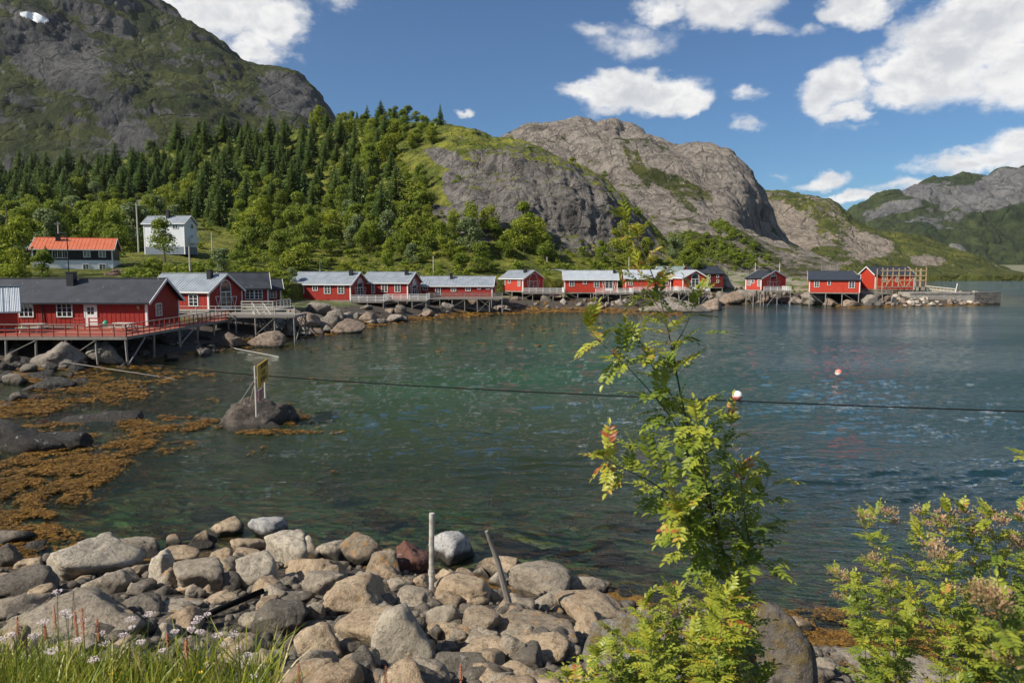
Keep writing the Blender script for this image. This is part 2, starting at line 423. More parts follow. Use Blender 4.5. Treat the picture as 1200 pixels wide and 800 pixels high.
# ================================================================ HILLS
def smooth1(a, k, axis=0):
    if k < 1: return a
    w = np.exp(-.5*(np.arange(-3*k, 3*k+1)/k)**2); w /= w.sum()
    pad = [(0, 0)]*a.ndim; pad[axis] = (3*k, 3*k)
    b = np.pad(a, pad, 'edge')
    return np.apply_along_axis(lambda v: np.convolve(v, w, 'valid'), axis, b)
def hill(name, cols, nu, segs, mat, amp, scale, ks=4, kt=1, vegf=None, layer=None, foot=30, amp_h=12.0, gain=.52, fine=.22):
    """cols: (px, [(Y, py), ...]) from foot to crest (and over the back); a sheet of rock in world space, roughened in 3-D"""
    pxs = np.array([c[0] for c in cols], float); K = len(cols[0][1])
    tab = np.array([[list(q) for q in c[1]] for c in cols], float)
    pu = np.linspace(pxs[0], pxs[-1], nu)
    U = np.stack([[np.interp(pu, pxs, tab[:, k, j]) for j in (0, 1)] for k in range(K)])     # K,2,nu
    tt = []
    for k in range(K-1): tt += list(k+np.arange(segs[k])/segs[k])
    tt = np.array(tt+[K-1])
    P = np.empty((len(tt), nu, 2))
    for j in (0, 1):
        for i, tv in enumerate(tt):
            k = min(int(tv), K-2); f = tv-k
            P[i, :, j] = U[k, j]*(1-f)+U[k+1, j]*f
    # convert first, then smooth in world space
    a = (pu-600)/F
    Y = P[..., 0]; b = (400-P[..., 1])/F
    dy = CT+b*ST; X = a[None, :]*Y/dy; Z = CAMH+(-ST+b*CT)*Y/dy
    G = np.stack([X, Y, Z], -1)
    G = smooth1(smooth1(G, ks, 1), kt, 0)
    def normals(G):
        du = np.gradient(G, axis=1); dv = np.gradient(G, axis=0)
        n = np.cross(du, dv); n /= np.linalg.norm(n, axis=-1, keepdims=True)+1e-9
        return n
    N = normals(G); flat = G.reshape(-1, 3)
    s = np.array(scale)
    d = (billow(flat/s, 7, gain)-.28)*1.6+fine*(billow(flat/(s*.16)+5, 4, .6)-.3)
    if layer is not None:
        ax, per, la = layer
        q = flat@np.array(ax)/per+fbm(flat/(per*9), 3)*2.2
        d = d+la*(np.abs((q % 1)-.5)*2-.5)*(.6+.4*fbm(flat/(per*5)+5, 2))
    d = d+.5*fbm(flat/(s*2.7)+31, 3)
    edge = np.minimum(1, np.arange(len(tt))/4.0)[:, None].repeat(nu, 1).ravel()
    am = amp(flat, G) if callable(amp) else amp
    am = am*np.clip(flat[:, 2]/(abs(amp_h)), .06, 1)
    G = (flat+N.reshape(-1, 3)*(d*am*edge)[:, None]).reshape(G.shape)
    N = normals(G)
    G[0, :, 2] -= foot; G[0, :, 1] += foot*.3
    px, py = proj(G)
    nz = np.abs(N[..., 2])
    veg = vegf(px, py, nz, G.reshape(-1, 3)).ravel() if vegf else np.zeros(G.shape[0]*nu)
    o = npmesh(name, G.reshape(-1, 3), gridfaces(len(tt), nu), mat, smooth=True, attrs={'veg': veg})
    tag(o, kind='structure')
    return dict(G=G, N=N, px=px, py=py, o=o, veg=veg.reshape(px.shape))
def rockmat(name, sc, dark, mid, light, g1, g2, bump=1.0, bd=1.0, crack=1.0, streak=None):
    def f(t):
        p = t.pos(); q = t.scale(p, (sc, sc, sc))
        n1 = t.noise(q, .6, 10, .7); n2 = t.noise(t.scale(q, (1, 1, .45)), 3.2, 10, .76, .4)
        vor = t.n('ShaderNodeTexVoronoi', {'Vector': t.n('ShaderNodeVectorMath', {0: q, 1: t.n('ShaderNodeTexNoise', {'Vector': q, 'Scale': 1.2, 'Detail': 4.0}).outputs['Color']}, operation='ADD').outputs[0], 'Scale': .9}, feature='DISTANCE_TO_EDGE')
        ck = t.rng(vor.outputs[0], .0, .06)
        c = t.mix(t.rng(n1, .36, .66), mid, light); c = t.mix(t.rng(n2, .42, .68), c, dark)
        c = t.mix(t.math('MULTIPLY', t.math('SUBTRACT', 1.0, ck), .35*crack), c, dark)
        if streak:
            st = t.noise(t.scale(p, streak[0]), 1, 6, .65, .3)
            c = t.mix(t.rng(st, .5, .66, 0, streak[2]), c, streak[1])
        gn = t.noise(q, 2.6, 8, .7); gn2 = t.noise(q, .8, 5, .6)
        v = t.rng(t.math('ADD', t.attr('veg'), t.math('MULTIPLY', t.math('SUBTRACT', gn, .5), 1.5)), .38, .60)
        g = t.mix(t.rng(gn2, .38, .62), g1, g2); g = t.mix(t.rng(n2, .35, .7), g, tuple(.45*x for x in g1))
        c = t.mix(v, c, g)
        h = t.math('ADD', t.math('ADD', t.math('MULTIPLY', n2, 1.0), t.math('MULTIPLY', n1, 1.6)), t.math('MULTIPLY', ck, .35*crack))
        t.out(t.pbr(c, .85, t.bump(h, bump, bd), .25))
    return M(name, f)
def E(px, py, cx, cy, rx, ry, ang=0):
    """soft ellipse, 1 inside to 0 outside, measured where the photograph shows the patch"""
    a = R(ang); dx = px-cx; dy = py-cy
    u = (dx*math.cos(a)+dy*math.sin(a))/rx; v = (-dx*math.sin(a)+dy*math.cos(a))/ry
    return sstep(1.25, .6, np.sqrt(u*u+v*v))

# ---- A: the big mountain on the left
def vegA(px, py, nz, P):
    n = fbm(P/60, 4).reshape(px.shape)
    v = sstep(.36, .62, nz+.22*n)*.6+.10
    v = np.maximum(v, .62*E(px, py, 40, 165, 130, 45, 22)); v = np.maximum(v, .6*E(px, py, 235, 120, 130, 22, 32)); v = np.maximum(v, .5*E(px, py, 180, 60, 90, 16, 60))
    v = v-.6*E(px, py, 60, 60, 70, 40, 30)-.4*E(px, py, 110, 110, 110, 14, 55)-.5*E(px, py, 340, 110, 40, 22, 30)-.35*E(px, py, 160, 160, 70, 20, 60)
    return v+.25*n
MA = rockmat('mountain_rock', .022, (.038,.038,.039), (.085,.084,.084), (.16,.155,.15), (.038,.055,.010), (.085,.095,.018), 1.0, 14, .8, ((.02,.02,.004), (.22,.21,.19), .5))
crA = [(-700,-260),(-300,-330),(-100,-260),(60,-120),(130,-55),(180,0),(200,6),(228,22),(250,37),(262,48),(285,66),(310,74),(330,77),(350,84),(362,92),(375,107),(385,122),(391,140),(400,165),(420,215),(450,270)]
cols = []
for x, y in crA:
    w = min(1, max(0, (x-250)/140.)); yb = 262
    cols.append((x, [(640+120*w, 312), (720+100*w, yb-10*0), (800+90*w, yb+(y-yb)*.30+4), (900+40*w, yb+(y-yb)*.52), (960+20*w, yb+(y-yb)*.62), (1060, yb+(y-yb)*.9), (1160, y), (1500, y+150)]))
HA = hill('mountain_terrain', cols, 560, (16, 44, 44, 44, 40, 60, 20), MA, 26, (150, 150, 190), 5, 2, vegA, ((.35, .1, .93), 55, .38))
# ---- B: the wooded hill with the grassy knob and dark cliff
colsB = [(-420,[(62,345),(100,318),(140,300),(200,272),(260,245),(330,220),(345,215),(420,214)]),
 (-100,[(68,342),(105,318),(140,300),(200,272),(260,245),(330,217),(345,212),(420,210)]),
 (0,[(74,340),(108,318),(140,300),(200,272),(250,250),(310,226),(340,212),(420,214)]),
 (80,[(78,338),(112,319),(138,302),(200,272),(250,245),(300,222),(330,205),(420,208)]),
 (160,[(84,337),(122,312),(142,298),(200,268),(250,235),(300,205),(330,182),(420,190)]),
 (220,[(90,336),(128,314),(146,297),(200,262),(250,226),(300,194),(330,170),(420,180)]),
 (300,[(106,335),(135,318),(160,296),(200,262),(240,226),(290,192),(325,160),(420,172)]),
 (400,[(130,333),(150,318),(170,296),(200,265),(235,228),(270,190),(310,142),(420,160)]),
 (460,[(136,332),(155,318),(172,296),(196,262),(220,225),(250,180),(290,142),(400,160)]),
 (520,[(140,331),(160,316),(175,292),(190,262),(205,225),(235,172),(270,142),(380,160)]),
 (560,[(146,330),(165,314),(178,290),(190,262),(200,226),(220,180),(260,150),(370,172)]),
 (600,[(150,330),(168,314),(180,290),(190,264),(197,230),(208,186),(250,160),(360,184)]),
 (650,[(156,329),(172,315),(184,294),(193,270),(199,240),(207,200),(240,178),(340,200)]),
 (700,[(162,328),(178,316),(190,300),(198,280),(204,252),(211,222),(235,205),(320,225)]),
 (740,[(168,327),(184,318),(194,306),(203,290),(210,268),(216,246),(232,240),(310,260)]),
 (770,[(172,326),(190,319),(199,311),(208,300),(215,288),(221,277),(232,274),(300,290)]),
 (800,[(176,325),(194,320),(202,316),(210,311),(217,306),(223,303),(232,303),(290,308)]),
 (850,[(182,324),(198,321),(206,320),(214,319),(220,318),(226,318),(232,318),(280,320)])]
def vegB(px, py, nz, P):
    n = fbm(P/14, 4).reshape(px.shape)
    v = .78+.3*n
    cl = np.maximum(E(px, py, 650, 232, 100, 48, 28), E(px, py, 570, 238, 42, 42, 20)); cl = np.maximum(cl, E(px, py, 740, 280, 50, 22, 50))
    v = v-1.0*cl*sstep(.97, .70, nz)
    v = v-.85*E(px, py, 522, 185, 22, 10, 20)-.7*E(px, py, 590, 152, 50, 7, 8)-.7*E(px, py, 540, 262, 42, 10, 30)-.6*E(px, py, 530, 215, 12, 20, 0)
    v = v-.7*E(px, py, 660, 180, 20, 5, 20)-.5*E(px, py, 168, 240, 18, 6, 10)-.6*E(px, py, 425, 132, 20, 5)
    return v-.9*sstep(.52, .36, nz)
MBm = rockmat('cliff_rock', .16, (.075,.068,.064), (.19,.17,.155), (.30,.27,.24), (.12,.15,.018), (.31,.31,.045), 1.0, 2.2, .8, ((.28,.28,.05), (.045,.042,.04), .8))
def ampB(P, G):
    px, py = proj(P)
    return 1.2+3.0*np.maximum(E(px, py, 640, 235, 130, 60, 28), 0)+1.5*E(px, py, 545, 170, 60, 30)
HB = hill('hillside_terrain', colsB, 640, (14, 26, 34, 44, 60, 40, 14), MBm, ampB, (16, 16, 24), 4, 2, vegB, None, 6)
# ---- C: the bare rock dome
crC = [(560,175),(590,152),(603,138),(618,130),(638,127),(660,127),(675,126),(692,130),(706,134),(722,133),(740,140),(755,150),(768,156),(785,160),(805,162),(820,166),(838,176),(852,183),(862,195),(873,212),(883,232),(892,256),(900,268),(915,283),(935,296),(960,308),(985,314)]
cols = []
for x, y in crC:
    y = y+9*max(0, min(1, (760-x)/80))*min(1, max(0, (x-590)/20))
    k = min(1, max(0, (x-780)/170.)); yb = 324
    y1 = min(yb-2, yb+(y-yb)*.22); y2 = yb+(y-yb)*.45; y3 = yb+(y-yb)*.62; y4 = yb+(y-yb)*.86
    f0 = 245-20*k
    cols.append((x, [(f0, yb), (f0+45, y1), (f0+85, y2), (f0+150, y3), (f0+185, y4), (f0+235, y), (f0+420, y+70)]))
def vegC(px, py, nz, P):
    n = fbm(P/22, 5).reshape(px.shape)
    v = .16+.65*n+.25*sstep(.8, .95, nz)
    v = np.maximum(v, .62*E(px, py, 790, 215, 60, 12, 22)+.2*n); v = np.maximum(v, .6*E(px, py, 745, 190, 40, 10, 60)+.2*n); v = np.maximum(v, .66*E(px, py, 840, 292, 50, 16, 20)+.2*n)
    v = np.maximum(v, .62*E(px, py, 880, 285, 60, 8, 35)+.2*n); v = np.maximum(v, .5*E(px, py, 735, 155, 40, 5, 20)); v = np.maximum(v, .55*E(px, py, 800, 235, 30, 7, 40)+.2*n)
    return v-.5*E(px, py, 700, 145, 80, 14, 6)-.5*E(px, py, 850, 205, 40, 26, 40)
MC = rockmat('dome_rock', .07, (.165,.14,.12), (.42,.36,.305), (.55,.48,.40), (.085,.105,.022), (.18,.185,.045), 1.2, 6, .75, ((.10,.10,.02), (.12,.10,.085), .6))
HC = hill('rock_dome_terrain', cols, 520, (30, 40, 50, 50, 40, 20), MC, 13.0, (78, 78, 84), 3, 2, vegC, ((.5, -.3, .8), 34, .22), gain=.46, fine=.12)
# ---- D: lower knolls beyond
crD = [(840,250),(870,228),(885,222),(905,223),(930,225),(955,229),(972,233),(985,242),(1000,258),(1012,266),(1030,274),(1050,279),(1075,283),(1100,288),(1130,295),(1150,304),(1168,314),(1185,319),(1200,321),(1230,322.5)]
cols = [(x, [(500, 323), (540, min(321, 322+(y-322)*.25)), (600, 322+(y-322)*.5), (660, 322+(y-322)*.8), (720, y), (1000, y+(40 if x < 1150 else 2))]) for x, y in crD]
def vegD(px, py, nz, P):
    n = fbm(P/30, 5).reshape(px.shape)
    v = .46+.7*n+.35*sstep(.75, .95, nz)+.25*sstep(960, 1080, px)
    return v-.9*E(px, py, 932, 272, 26, 22, 30)-.7*E(px, py, 1018, 288, 28, 16)-.6*E(px, py, 1085, 306, 22, 8)-.5*E(px, py, 905, 250, 30, 16)
MD = rockmat('knoll_rock', .045, (.15,.13,.10), (.32,.265,.21), (.42,.35,.28), (.09,.11,.022), (.19,.195,.04), 1.0, 7, 1.0)
HD = hill('knoll_terrain', cols, 340, (26, 36, 36, 36, 14), MD, 11, (62, 62, 60), 2, 1, vegD)
# ---- E: the far mountain across the fjord
crE = [(930,300),(985,262),(1003,246),(1020,239),(1040,235),(1062,230),(1078,222),(1090,217),(1108,214),(1125,209),(1145,207),(1160,203),(1170,199),(1185,198),(1205,194),(1260,170),(1350,150),(1600,140),(1900,180)]
cols = [(x, [(1650, 320), (1750, 310), (1900, 320+(y-320)*.42), (2060, 320+(y-320)*.72), (2200, y), (2700, y+40)]) for x, y in crE]
def vegE(px, py, nz, P):
    n = fbm(P/120, 5).reshape(px.shape)
    return .62+.9*n+.35*sstep(225, 270, py)-.15*sstep(.55,.8,1-nz)-.9*E(px, py, 1165, 225, 60, 20, -20)-.9*E(px, py, 1078, 224, 22, 7)-.6*E(px, py, 1118, 295, 16, 10)-.5*E(px, py, 1040, 245, 40, 10, -10)
ME = rockmat('far_rock', .012, (.09,.09,.093), (.17,.167,.165), (.26,.25,.235), (.04,.062,.02), (.08,.10,.032), 1.0, 22, .8)
HE = hill('far_mountain_terrain', cols, 380, (30, 40, 40, 40, 14), ME, 60, (190, 190, 230), 2, 1, vegE)

# snow patch high on the mountain: lies on the rock surface
def snow():
    G = HA['G']; px, py = HA['px'], HA['py']; f = E(px, py, 44, 26, 19, 6, 18)+.25*fbm(G.reshape(-1, 3)/14, 3).reshape(px.shape)-.35
    k = f > 0; kk = k[:-1, :-1] & k[1:, :-1] & k[:-1, 1:] & k[1:, 1:]
    if not kk.any(): return
    Fc = gridfaces(*px.shape, keep=kk); used = np.zeros(px.size, bool); used[Fc.ravel()] = True; idx = np.cumsum(used)-1
    V = (G+np.array([0, -7, 4.0])).reshape(-1, 3)[used]
    tag(npmesh('snow_patch', V, idx[Fc], M('old_snow', lambda t: t.out(t.pbr((.80, .81, .83), .7))), smooth=True), 'small patch of old snow high on the left mountain', kind='stuff')
snow()

# ---- the air: thin sea haze that only shows over kilometres
hz = MB(); hz.box(-1700, 2600, -600, 3100, -9, 900)
ho = hz.build('haze', M('haze_air', lambda t: t.t.links.new(t.n('ShaderNodeVolumePrincipled', {'Color': (.80, .86, .95, 1), 'Density': .00003, 'Anisotropy': .3}).outputs[0], t.n('ShaderNodeOutputMaterial').inputs['Volume'])))
tag(ho, 'thin pale sea haze', kind='stuff')
# ================================================================ BUILDINGS
def m_boards(base, var=.25, sc=7.0, rough=.6):
    def f(t):
        p = t.obj(); n = t.noise(p, 1.3, 5, .6); st = t.noise(t.scale(p, (sc, sc, .5)), 1.5, 4, .6); r = t.rand()
        c = t.mix(t.math('MULTIPLY', t.rng(n, .3, .75), var*1.6, clamp=True), base, tuple(x*.6 for x in base))
        c = t.mix(t.math('MULTIPLY', t.rng(st, .5, .75), .55), c, tuple(min(1, x*1.3+.03) for x in base))
        c = t.mix(t.math('MULTIPLY', r, .22), c, tuple(x*.72 for x in base))
        w = t.n('ShaderNodeTexWave', {'Vector': p, 'Scale': 1.6, 'Distortion': 0.2, 'Detail': 1.0}, wave_type='BANDS', bands_direction='DIAGONAL')
        t.out(t.pbr(c, rough, t.bump(t.math('ADD', st, t.math('MULTIPLY', w.outputs[0], .6)), .35, .03), .3))
    return f
RED = M('red_paint', m_boards((.30, .022, .014)))
REDB = M('red_paint_bright', m_boards((.46, .045, .022)))
WHT = M('white_paint', m_boards((.72, .71, .67), .1))
BLKW = M('black_stained_boards', m_boards((.018, .018, .019)))
GREYW = M('weathered_wood', m_boards((.24, .215, .185), .5))
DECKW = M('red_brown_deck_boards', m_boards((.34, .13, .085), .5))
REDRAIL = M('red_rail_paint', m_boards((.38, .05, .035), .3))
NEWW = M('new_timber', m_boards((.46, .33, .19), .4))
PALEW = M('pale_wood', m_boards((.52, .49, .43), .3))
LGREY = M('pale_grey_boards', m_boards((.66, .68, .70), .1))
BLUEB = M('blue_grey_foundation', m_boards((.17, .20, .24), .2))
def m_roofm(base, base2):
    def f(t):
        p = t.obj(); n = t.noise(p, .8, 6, .6); st = t.noise(t.scale(p, (3.0, .5, .5)), 1.6, 5, .65)
        c = t.mix(t.rng(n, .3, .7), base, base2); c = t.mix(t.math('MULTIPLY', t.rng(st, .55, .75), .45), c, tuple(x*.6 for x in base))
        w = t.n('ShaderNodeTexWave', {'Vector': p, 'Scale': 2.6, 'Distortion': 0.0}, wave_type='BANDS', bands_direction='X')
        t.out(t.pbr(c, .5, t.bump(w.outputs[0], .5, .04), .45, .15))
    return f
METAL = M('grey_metal_roofing', m_roofm((.24, .27, .30), (.33, .36, .39)))
METALG = M('green_grey_roofing', m_roofm((.20, .26, .24), (.28, .33, .31)))
WMETAL = M('pale_metal_roofing', m_roofm((.38, .42, .45), (.47, .50, .53)))
def m_dark(t):
    p = t.obj(); n = t.noise(p, .9, 5, .6); sp = t.noise(t.scale(p, (1.0, .35, .35), (0, 0, .5)), 7, 3, .5)
    c = t.mix(t.rng(n, .3, .7), (.022, .025, .030), (.038, .042, .05)); c = t.mix(t.rng(sp, .70, .76), c, (.35, .36, .36))
    t.out(t.pbr(c, .62, t.bump(t.noise(p, 6, 4, .6), .25, .03), .4))
DARKR = M('black_roofing_felt', m_dark)
ORANGE = M('orange_roof_tiles', m_roofm((.58, .14, .06), (.64, .19, .09)))
BLACKM = M('black_sheet_metal', lambda t: t.out(t.pbr((.012, .012, .014), .45)))
def m_pane(t):
    p = t.obj(); n = t.noise(p, 1.2, 3)
    t.out(t.pbr(t.mix(t.rng(n, .4, .6), (.012, .014, .018), (.05, .055, .06)), .06, t.bump(n, .05, .02), .8))
PANE = M('window_glass', m_pane)
CURT = M('pale_curtain', lambda t: t.out(t.pbr(t.mix(t.noise(t.scale(t.obj(), (20, 20, 1)), 1), (.5, .49, .46), (.3, .3, .28)), .9)))
POSTW = M('grey_post_wood', m_boards((.30, .275, .24), .6, 3))
SHED = M('dark_red_paint', m_boards((.16, .02, .016)))

def opening(parent, x, z, w, h, side, L, kind='win', cols=2, rows=2, off=.02):
    """a window or door set proud of the wall; side f = front wall, g = right gable"""
    mb = MB(); t = .09; x0, x1 = -w/2, w/2
    if kind in ('win', 'fdoor', 'door'):
        for b in ((x0-t, x1+t, 0-t, 0), (x0-t, x1+t, h, h+t), (x0-t, x0, 0, h), (x1, x1+t, 0, h)):
            mb.box(b[0], b[1], -.07, .0, b[2], b[3])
    if kind == 'win':
        for k in range(1, cols): c = x0+w*k/cols; mb.box(c-.035, c+.035, -.055, 0, 0, h)
        for k in range(1, rows): c = h*k/rows; mb.box(x0, x1, -.045, 0, c-.018, c+.018)
        for k in range(cols):
            c = x0+w*(k+.5)/cols
            if w/cols > .55: mb.box(c-.015, c+.015, -.04, 0, 0, h)
        nm = 'window'
    elif kind == 'fdoor':
        mb.box(-.05, .05, -.055, 0, 0, h)
        for k in range(1, 4): c = h*k/4; mb.box(x0, x1, -.045, 0, c-.02, c+.02)
        mb.box(x0, x1, -.05, 0, 0, h*.16); nm = 'french_door'
    elif kind == 'door':
        mb.box(x0, x1, -.05, 0, 0, h*.52); mb.box(x0, x0+.2*w, -.05, 0, h*.52, h*.86); mb.box(x1-.2*w, x1, -.05, 0, h*.52, h*.86); mb.box(x0, x1, -.05, 0, h*.86, h)
        mb.box(-.02, .02, -.045, 0, h*.52, h*.86); mb.box(x0, x1, -.045, 0, h*.68, h*.7); nm = 'door'
    elif kind == 'arch':
        hd = h-w/2; nm = 'arched_window'
        for b in ((x0-t, x0, 0, hd), (x1, x1+t, 0, hd), (x0, x1, -t, 0), (x0, x1, hd*.80, hd*.80+.09), (-.05, .05, 0, hd*.80), (x0, x1, 0, .22)):
            mb.box(b[0], b[1], -.07, 0, b[2], b[3])
        for k in (1, 2): mb.box(x0, x1, -.045, 0, hd*.8*k/3+.05, hd*.8*k/3+.09)
        for k in range(10):
            a0 = math.pi*k/10; a1 = math.pi*(k+1)/10; r0, r1 = w/2, w/2+t
            for (ra, rb) in ((r0, r1),):
                pts = [(ra*math.cos(a0), hd+ra*math.sin(a0)), (rb*math.cos(a0), hd+rb*math.sin(a0)), (rb*math.cos(a1), hd+rb*math.sin(a1)), (ra*math.cos(a1), hd+ra*math.sin(a1))]
                mb.prism(pts, -.07, 0)
    elif kind == 'vbrace':          # white V of slats beside the arched doors
        s = 1 if w > 0 else -1; w = abs(w); nm = 'v_trim'
        mb.bar((0, -.04, 0), (-w/2, -.04, h), .07, .05, up=(0, 1, 0)); mb.bar((0, -.04, 0), (w/2, -.04, h), .07, .05, up=(0, 1, 0)); mb.bar((-w/2, -.04, h), (w/2, -.04, h), .07, .05, up=(0, 1, 0))
    o = mb.build(nm, WHT, parent)
    if kind != 'vbrace':
        pm = MB()
        if kind == 'arch':
            hd = h-w/2
            pm.prism([(x0, .02), (x1, .02)]+[(w/2*math.cos(math.pi*k/12), hd+w/2*math.sin(math.pi*k/12)) for k in range(13)], -.02, .01)
        elif kind == 'door': pm.box(x0+.2*w, x1-.2*w, -.02, .01, h*.52, h*.86)
        else: pm.box(x0, x1, -.02, .01, 0, h)
        pm.build('pane', PANE, o)
    if side == 'f': o.location = (x, -off, z)
    else: o.location = (L+off, x, z); o.rotation_euler = (0, 0, math.pi/2)
    return o
class Cabin: pass
def cabin(name, label, cat, pl, pc, pg, base, eave, ridge, Y, rot=0, W_=None, wall=None, roof=None, front=(), gable=(), chim=None, group=None,
          stilts=True, L_=None, battens=0.0, trim=True, over=.32, wall2=None, zsplit=None, trimm=None):
    r = R(rot); ex = np.array([math.cos(r), math.sin(r)]); ey = np.array([-math.sin(r), math.cos(r)])
    A0 = at(pc, base, Y); zb = A0[2]; ze = at(pc, eave, Y)[2]-zb
    def solve(px, e):        # distance s along e from the corner so that the point shows at px
        a = (px-600)/F/(CT+ST*0)   # small pitch term folded in below
        lo, hi = 0.0, 60.0
        f = lambda s: proj(np.array([A0[0]+e[0]*s, A0[1]+e[1]*s, zb+ze]))[0]-px
        fl = f(lo)
        for _ in range(50):
            m = (lo+hi)/2
            if f(m)*fl > 0: lo = m
            else: hi = m
        return lo
    L = L_ or solve(pl, -ex); W = W_ or solve(pg, ey)
    mid = A0[:2]+ey*W/2
    zr = at(600, ridge, mid[1])[2]-zb
    org = np.array([A0[0]-ex[0]*L, A0[1]-ex[1]*L, zb])
    c = Cabin(); c.L, c.W, c.hw, c.hr, c.org, c.r, c.zb = L, W, ze, zr, org, r, zb
    e = empty(name, org, r, label, cat, group); c.e = e
    wall = wall or RED; roof = roof or METAL; trimm = trimm or WHT
    mb = MB()
    prof = [(0, 0), (W, 0), (W, ze), (W/2, zr), (0, ze)]
    n = len(mb.v)
    mb.v += [(0, y, z) for y, z in prof]+[(L, y, z) for y, z in prof]
    mb.f += [(n+4, n+3, n+2, n+1, n), (n+5, n+6, n+7, n+8, n+9)]; mb.m += [0, 0]
    for i in range(5):
        j = (i+1) % 5; mb.f.append((n+i, n+j, n+5+j, n+5+i)); mb.m.append(0)
    if battens:
        x = battens/2
        while x < L: mb.box(x-.02, x+.02, -.022, 0.003, .02, ze-.05); x += battens
        y = battens/2
        while y < W:
            hh = ze+(zr-ze)*(1-abs(y-W/2)/(W/2))-.08
            mb.box(L-.003, L+.022, y-.02, y+.02, .02, hh); y += battens
    mb.build('wall', wall, e)
    if wall2:
        w2 = MB(); w2.box(-.012, L+.012, -.012, W+.012, -.01, zsplit); w2.build('foundation', wall2, e)
    # roof: two slabs meeting at the ridge
    rb = MB(); th = .13; k = (zr-ze)/(W/2); oe = over*.9
    for sgn in (0, 1):
        ya, yb = (-oe, W/2) if not sgn else (W+oe, W/2)
        za = ze-k*oe
        pts = [(ya, za), (yb, zr), (yb, zr+th), (ya, za+th)]
        n = len(rb.v); rb.v += [(-over, y, z) for y, z in pts]+[(L+over, y, z) for y, z in pts]
        fs = [(3, 2, 1, 0), (4, 5, 6, 7), (0, 1, 5, 4), (1, 2, 6, 5), (2, 3, 7, 6), (3, 0, 4, 7)]
        for q in fs: rb.f.append(tuple(n+i for i in (q if not sgn else q[::-1]))); rb.m.append(0)
        if roof in (METAL, WMETAL, METALG, ORANGE):
            x = 0.0; st = .55 if Y > 90 else .4
            while x < L+over:
                rb.bar((x, ya, za+th+.012), (x, yb, zr+th+.012), .045, .035); x += st
    rb.bar((-over, W/2, zr+th+.02), (L+over, W/2, zr+th+.02), .28, .06)
    rb.build('roof', roof, e)
    if trim:
        for xx, nm in ((L+over+.03, 'bargeboard'), (-over-.03, 'bargeboard')):
            tb = MB()
            tb.bar((xx, -oe-.02, ze-k*oe+.02), (xx, W/2, zr+.04), .05, .24); tb.bar((xx, W+oe+.02, ze-k*oe+.02), (xx, W/2, zr+.04), .05, .24)
            tb.build(nm, trimm, e)
        gb = MB(); gb.box(-over, L+over, -oe-.06, -oe-.01, ze-k*oe-.02, ze-k*oe+.13); gb.build('gutter', BLACKM if roof is DARKR else trimm, e)
        for (x0, x1, y0, y1) in ((L-.16, L+.03, -.035, .14), (-.03, .16, -.035, .14), (L-.14, L+.03, W-.14, W+.03)):
            cb = MB(); cb.box(x0, x1, y0, y1, 0.01, ze-.06); cb.build('corner_board', trimm, e)
    # openings given where they show in the photograph, hit on the wall plane
    def hit(px, py, side):
        x, y, z = ray(px, py); D = np.array([x, y, z])
        if side == 'f': nn = np.array([-ey[0], -ey[1], 0]); P0 = np.array([org[0], org[1], zb])
        else: nn = np.array([ex[0], ex[1], 0]); P0 = np.array([A0[0], A0[1], zb])
        O = np.array([0, 0, CAMH]); s = nn@(P0-O)/(nn@D); Q = O+D*s-np.array([org[0], org[1], zb])
        return (Q[:2]@ex, Q[2]) if side == 'f' else (Q[:2]@ey, Q[2])
    for side, lst in (('f', front), ('g', gable)):
        for it in lst:
            kd, p0, p1, q0, q1 = it[:5]; nc, nr = (it[5:] if len(it) > 5 else (2, 3))
            a, zt = hit(p0, q0, side); b, zl = hit(p1, q1, side)
            a2, _ = hit(p0, q1, side)
            w = abs(b-a2); h = max(zt-zl, .25)
            lim = L if side == 'f' else W
            cx = min(max((a2+b)/2, w/2+.05), lim-w/2-.05)
            opening(e, cx, max(zl, .02), w, h, side, L, kd, nc, nr)
    if chim:
        cpx, cw, top = chim
        x = min(max(hit(cpx, eave, 'f')[0], .5), L-.5); y = W*.36
        x = min(max(solve_x(cpx, org, ex, ey, y, zr+zb), .4), L-.4)
        zt = at(600, top, org[1]+ey[1]*y+ex[1]*x)[2]-zb
        cb = MB(); cb.box(x-cw/2, x+cw/2, y-cw/2, y+cw/2, ze+k*y*.6, zt); cb.box(x-cw/2-.06, x+cw/2+.06, y-cw/2-.06, y+cw/2+.06, zt+.002, zt+.09); cb.build('chimney', BLACKM, e)
    if stilts:
        nx = max(3, int(L/2.6)+1)
        for i in range(nx):
            for j in (0.15, W/2, W-.15):
                x = .15+(L-.3)*i/(nx-1); wx = org[0]+ex[0]*x+ey[0]*j; wy = org[1]+ex[1]*x+ey[1]*j
                g = GZ(wx, wy)-.3-zb
                if g > -.45 or (j > .2 and (g > -1.2 or j > W-.5)): continue
                sb = MB(); sb.tube([(x, j, g), (x, j, -.02)], .10, 6); sb.build('stilt', POSTW, e)
        for i in range(0, nx-1, 2):
            x = .15+(L-.3)*i/(nx-1); x2 = .15+(L-.3)*(i+1)/(nx-1); wx = org[0]+ex[0]*x2; wy = org[1]+ex[1]*x2
            g = GZ(wx, wy)-zb
            if g < -1.0:
                sb = MB(); sb.bar((x, .02, -.1), (x2, .02, g*.85), .12, .05); sb.build('brace', POSTW, e)
        fb = MB(); fb.box(.02, L-.02, .02, W-.02, -.22, -.012); fb.build('floor_beam', POSTW, e)
    return c
def solve_x(px, org, ex, ey, y, z):
    lo, hi = -2.0, 40.0
    f = lambda s: proj(np.array([org[0]+ex[0]*s+ey[0]*y, org[1]+ex[1]*s+ey[1]*y, z]))[0]
    for _ in range(40):
        m = (lo+hi)/2
        if f(m) < px: lo = m
        else: hi = m
    return lo
